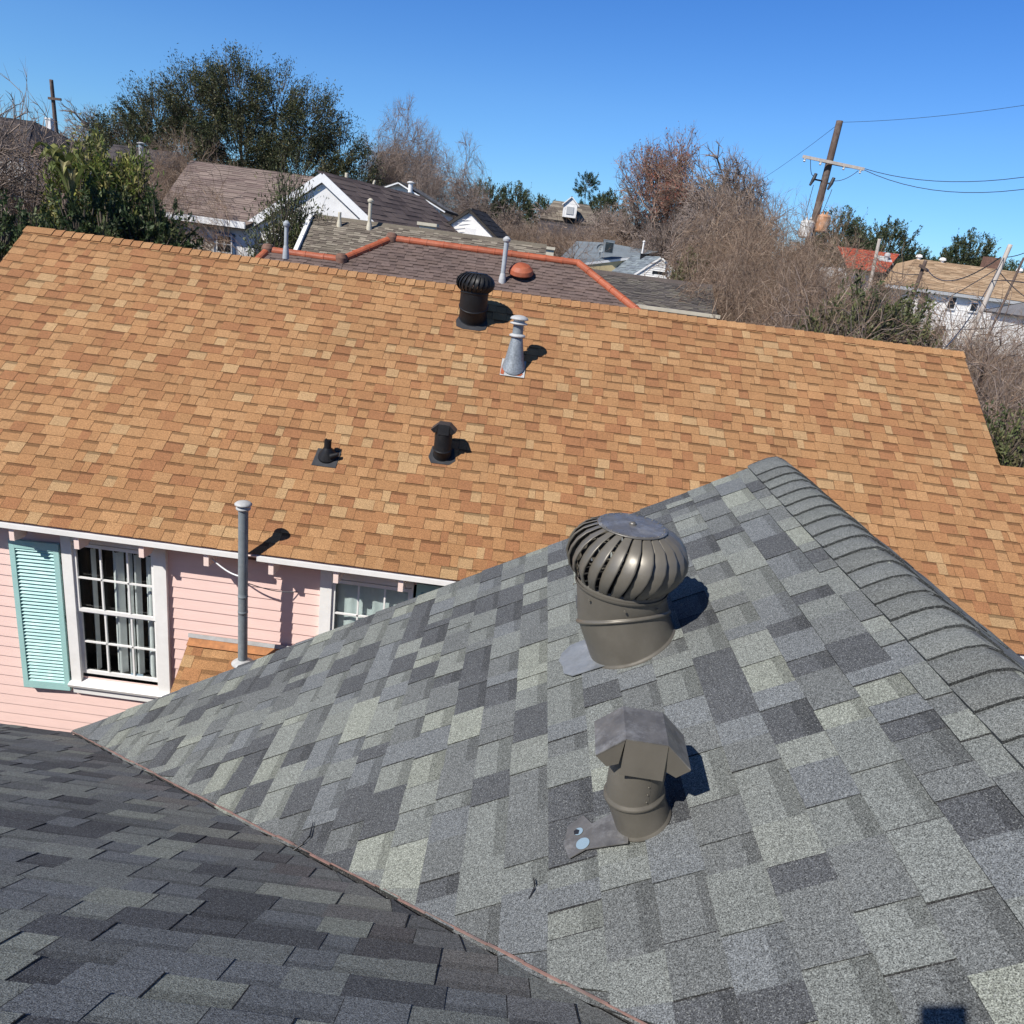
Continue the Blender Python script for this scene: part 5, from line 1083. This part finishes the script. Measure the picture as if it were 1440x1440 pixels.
# near and middle trees
plant('oak', 338, 82, 54, 400, 0, 'huge feathery dark green oak filling the upper left skyline')
plant('round', 578, 158, 60, 122, .5, 'tall rounded leafless tree right of the big oak')
plant('round', 626, 198, 56, 70, 2.1, 'smaller brownish leafless tree leaning right below the rounded bare tree')
plant('tall', 932, 180, 52, 118, 0, 'tallest reddish cypress still holding rusty leaves')
plant('high', 1012, 212, 50, 100, 1.0, 'airy leafless tree just right of the reddish cypress', hscale=1.0)
plant('pine', 830, 243, 95, 60, 0, 'lone dark pine standing above the dormer house')
T = [  # key, px, top, Y, width px, rz, label
 ('spread', -95, 70, 17, 240, .4, 'close leafless tree with pale limbs cut by the left edge', 'tree'),
 ('fan', -50, 150, 21, 130, 2.0, 'tangled leafless tree in front of the charcoal roof', 'tree'),
 ('fan2', 0, 212, 26, 110, 2.6, 'low leafless tree left of the bamboo clump', 'tree'),
 ('high', 112, 152, 58, 110, 1.2, 'hazy leafless tree behind the left utility pole', 'tree'),
 ('fan2', 235, 188, 33, 125, .4, 'mauve leafless tree in front of the oak shade', 'tree'),
 ('fan', 240, 248, 28, 110, 3.0, 'mauve leafless shrub tree before the white house roof', 'tree'),
 ('low', 205, 258, 27, 90, 5.0, 'short leafless shrub left of the white house', 'tree'),
 ('bamboo', 142, 184, 18.5, 110, 0., 'tall yellow green bamboo clump left of the oak', 'plant'),
 ('bamboo', 100, 208, 17.8, 90, 2., 'lower yellow green bamboo clump beside the banana leaves', 'plant'),
 ('bamboo', 168, 218, 18.5, 80, 4., 'yellow green clump behind the dark hedge', 'plant'),
 ('hedge', 150, 280, 17, 170, 0., 'dark green shrub just behind the left orange ridge', 'shrub'),
 ('hedge', 215, 292, 18, 150, 1.4, 'dark green shrub left of the blue framed window', 'shrub'),
 ('hedge', 100, 290, 16, 110, 2.6, 'dark shrub below the bamboo clumps', 'shrub'),
 ('hedge', -12, 300, 13.2, 130, 3.9, 'dark green bush beside the left end of the orange roof', 'shrub'),
 ('hedge', 40, 312, 15, 110, 5.1, 'dark bush behind the left corner of the orange roof', 'shrub'),
 ('hedge', -75, 318, 14, 150, 2.1, 'dark green bush lowest at the left picture edge', 'shrub'),
 ('slim', 404, 242, 22, 90, 0., 'slender leafy young tree in front of the white gable', 'tree'),
 ('slim', 388, 288, 21, 60, 2., 'shorter leafy sapling beside the slender tree', 'tree'),
 ('slim', 425, 278, 22, 60, 4., 'thin leafy sapling against the white gable', 'tree'),
]
for k, x, y, Y, w_, rz, lab, cat in T: plant(k, x, y, Y, w_, rz, lab, cat)
G1 = 'evergreens along the far skyline'
for i, (k, x, y, Y, w_, rz, lab) in enumerate([
 ('ever', 676, 258, 80, 70, 1., 'green tree right behind the black roofed gable'), ('ever', 722, 262, 85, 70, 2., 'olive green tree between the black gable and the dormer house'), ('ever2', 760, 274, 90, 60, 0., 'low green tree left of the dormer house'),
 ('ever', 862, 274, 75, 46, 3., 'dark green tree left of the reddish cypress'), ('ever2', 785, 284, 95, 50, 1., 'faraway green tree touching the dormer house'), ('ever', 1000, 262, 60, 70, .6, 'dark evergreen showing behind the airy leafless tree'), ('ever2', 1060, 300, 58, 80, 4., 'evergreen mass behind the brown thicket'),
 ('ever', 1180, 300, 58, 90, 1.7, 'evergreen right of the transformers'), ('ever2', 1215, 318, 62, 80, 2.4, 'broad evergreen behind the red tiled roof'), ('ever', 1262, 316, 64, 76, 3.3, 'tallest evergreen above the red tiled roof'),
 ('ever2', 1335, 352, 70, 80, .2, 'low evergreen above the tan hip roof ridge'), ('ever', 1378, 334, 66, 66, 4.4, 'rounded evergreen left of the pale pole top'), ('ever2', 1420, 366, 72, 70, 5., 'low evergreen at the right edge of the skyline'), ('ever2', 1300, 350, 72, 60, 2.9, 'small evergreen between two rounder ones above the tan roof')]):
    plant(k, x, y, Y, w_, rz, lab, 'tree', G1)
G2 = 'leafless trees massed behind the orange roof'
BT = [('high', 893, 262, 56, 100, 'leafless tree at the left flank of the reddish cypress'), ('high', 1045, 240, 50, 110, 'tall upright leafless tree right of the airy one'), ('high', 975, 262, 54, 110, 'leafless tree standing behind the reddish cypress'),
 ('fan', 1062, 262, 30, 170, 'leafless tree left of the big utility pole'), ('fan2', 1118, 292, 27, 180, 'leafless tree directly under the transformers'), ('fan', 1042, 300, 31, 150, 'leafless tree above the right end of the tan roof'),
 ('fan2', 1085, 330, 23, 190, 'wide leafless thicket above the orange ridge middle'), ('fan', 1160, 342, 23, 170, 'reddish leafless thicket left of the red tiled roof'), ('fan', 1068, 368, 19.5, 120, 'small leafless thicket just past the tan wing'),
 ('fan2', 1200, 372, 25, 130, 'leafless thicket in front of the red tiled roof'), ('low', 1130, 388, 17.5, 130, 'nearest leafless thicket over the orange ridge'), ('high', 945, 300, 50, 90, 'leafless tree with tangled limbs behind the white sided gable'), ('high', 1010, 290, 44, 90, 'distant leafless tree right of the white sided gable'),
 ('low', 826, 338, 39, 60, 'small bare tree in front of the blue grey roof'), ('high', 768, 291, 72, 90, 'low brown leafless tree left of the dormer house'), ('high', 705, 287, 66, 100, 'brown leafless tree beyond the black roofed gable'), ('high', 652, 284, 64, 90, 'brown leafless tree behind the black roofed gable peak'),
 ('high', 868, 292, 62, 90, 'brown leafless tree right of the dormer house'), ('high', 915, 312, 58, 90, 'brown leafless tree behind the air conditioner'), ('fan', 626, 292, 50, 70, 'pinkish leafless tree by the squat cream chimney'), ('fan', 745, 306, 54, 80, 'low leafless shrub left of the cream chimney cap'), ('fan2', 815, 318, 56, 70, 'low leafless shrub before the dark low roof'), ('fan', 700, 305, 52, 80, 'low leafless shrub right of the black roof'),
 ('fan2', 850, 312, 54, 80, 'low leafless shrub left of the satellite dish'), ('fan', 778, 322, 56, 70, 'low leafless tree in front of the dark low roof'), ('fan', 1215, 385, 21, 130, 'leafless thicket under the short greyish pole'), ('fan2', 1260, 412, 24, 90, 'leafless thicket before the far dark pole'), ('round', 590, 166, 61, 110, 'rounded leafless tree close behind the tall one'), ('low', 1170, 420, 16.5, 120, 'leafless thicket low over the right part of the orange ridge'), ('low', 1345, 468, 19, 110, 'leafless shrub under the white siding at far right'), ('low', 1395, 462, 17, 120, 'leafless shrub below the pale pole'), ('low', 1440, 462, 16, 120, 'leafless shrub at the right edge below the grey roof'), ('low', 1400, 500, 14.8, 120, 'leafless shrub beyond the right end of the orange ridge'), ('low', 1440, 520, 13.6, 130, 'leafless shrub lowest at the right picture edge'),
 ('low', 1420, 560, 12.8, 90, 'leafless shrub close to the right rake of the orange roof'), ('fan2', 1352, 452, 20, 110, 'dense leafless tree before the lower white siding'), ('fan2', 1425, 446, 19, 120, 'dense leafless tree before the grey green roofed house'), ('low', 1285, 468, 18, 90, 'leafless shrub with pale stems behind the orange ridge'), ('low', 1150, 425, 18.5, 100, 'leafless shrub left of the olive bushes')]
for i, (k, x, y, Y, w_, lab) in enumerate(BT):
    plant(k, x, y, Y, w_, i * 1.37, lab, 'tree', G2)
for x, y, Y, w_, rz, lab in [(1222, 412, 17.5, 130, 0., 'olive green leafy bush below the red tiled roof'), (1272, 430, 18.5, 90, 2., 'dark green leafy bush against the white siding'), (1185, 445, 16.8, 90, 3.4, 'olive bush left of the bigger olive bush'), (975, 368, 30, 50, 1.1, 'small green bush beside the white sided gable'), (1425, 600, 12.2, 60, 4.2, 'small green bush at the right edge above the lower roof')]:
    plant('shrub', x, y, Y, w_, rz, lab, 'shrub')
# banana leaves
def banana(px, py, Y, lab, n=7, seed=1):
    p = at(px, py, Y); t = thing('banana_plant', (p[0], Y, 0), lab, 'plant'); r = np.random.default_rng(seed)
    mb = MB(); mb.tube([(p[0], Y, 0), p - A(0, 0, .3)], [.12, .07]); mb.build('stem', M['pole'], t)
    for i in range(n):
        a = r.uniform(0, 6.28); mb = MB(); L = r.uniform(.6, 1.05); d = A(math.cos(a), math.sin(a), 0); sd = A(-d[1], d[0], 0); pr = []
        for k in range(7):
            s_ = k / 6; c = p + d * L * (s_ * .62) + A(0, 0, L * (.75 * math.sin(s_ * 2.4) - .1)); w_ = .10 * math.sin(math.pi * (.08 + .9 * s_)); pr.append((c - sd * w_ + A(0, 0, .03), c - A(0, 0, .02), c + sd * w_ + A(0, 0, .03)))
        col = [(.20, .21, .07), (.30, .27, .13), (.13, .16, .05)][r.integers(3)]
        for k in range(6):
            for j_ in range(2): mb.face([pr[k][j_], pr[k][j_ + 1], pr[k + 1][j_ + 1], pr[k + 1][j_]], np.array(col) * r.uniform(.8, 1.2))
        mb.build('leaf', M['leaf'], t)
banana(90, 250, 16.6, 'banana plant with pale yellowing leaves beside the leafless tree', 8, 3); banana(100, 275, 16.4, 'smaller banana plant below the bamboo clump', 6, 5)
# distant wood closing the view
r = np.random.default_rng(77); n = 60000
xx = r.uniform(-170, 190, n); yy = r.uniform(100, 170, n); hh_ = 4.2 + 2.2 * np.sin(xx * .11) * np.sin(xx * .037 + 1) + 1.4 * np.sin(xx * .43 + yy * .1) + 1.0 * np.sin(xx * 1.1)
zz_ = r.uniform(0, 1, n) ** .6 * (hh_ + r.normal(0, .5, n)); pal_ = np.array([(.07, .075, .04), (.12, .10, .075), (.15, .12, .10), (.05, .06, .03)])
kk_ = pal_[((np.sin(xx * .3) + np.sin(xx * .13 + 2) + r.normal(0, .6, n)) * 1.0 + 2).clip(0, 3).astype(int)] * r.uniform(.7, 1.3, (n, 1))
V, Fc, cc = leaves(np.stack([xx, yy, zz_], 1), np.repeat(A(0, 0, .6)[None], n, 0), .9, kk_, r, 1.6)
tag(mesh('distant_wood', V, Fc, cc, M['leaf'], None, (0, 100, 0)), 'far band of mixed woods along the horizon', 'woods', kind='stuff')
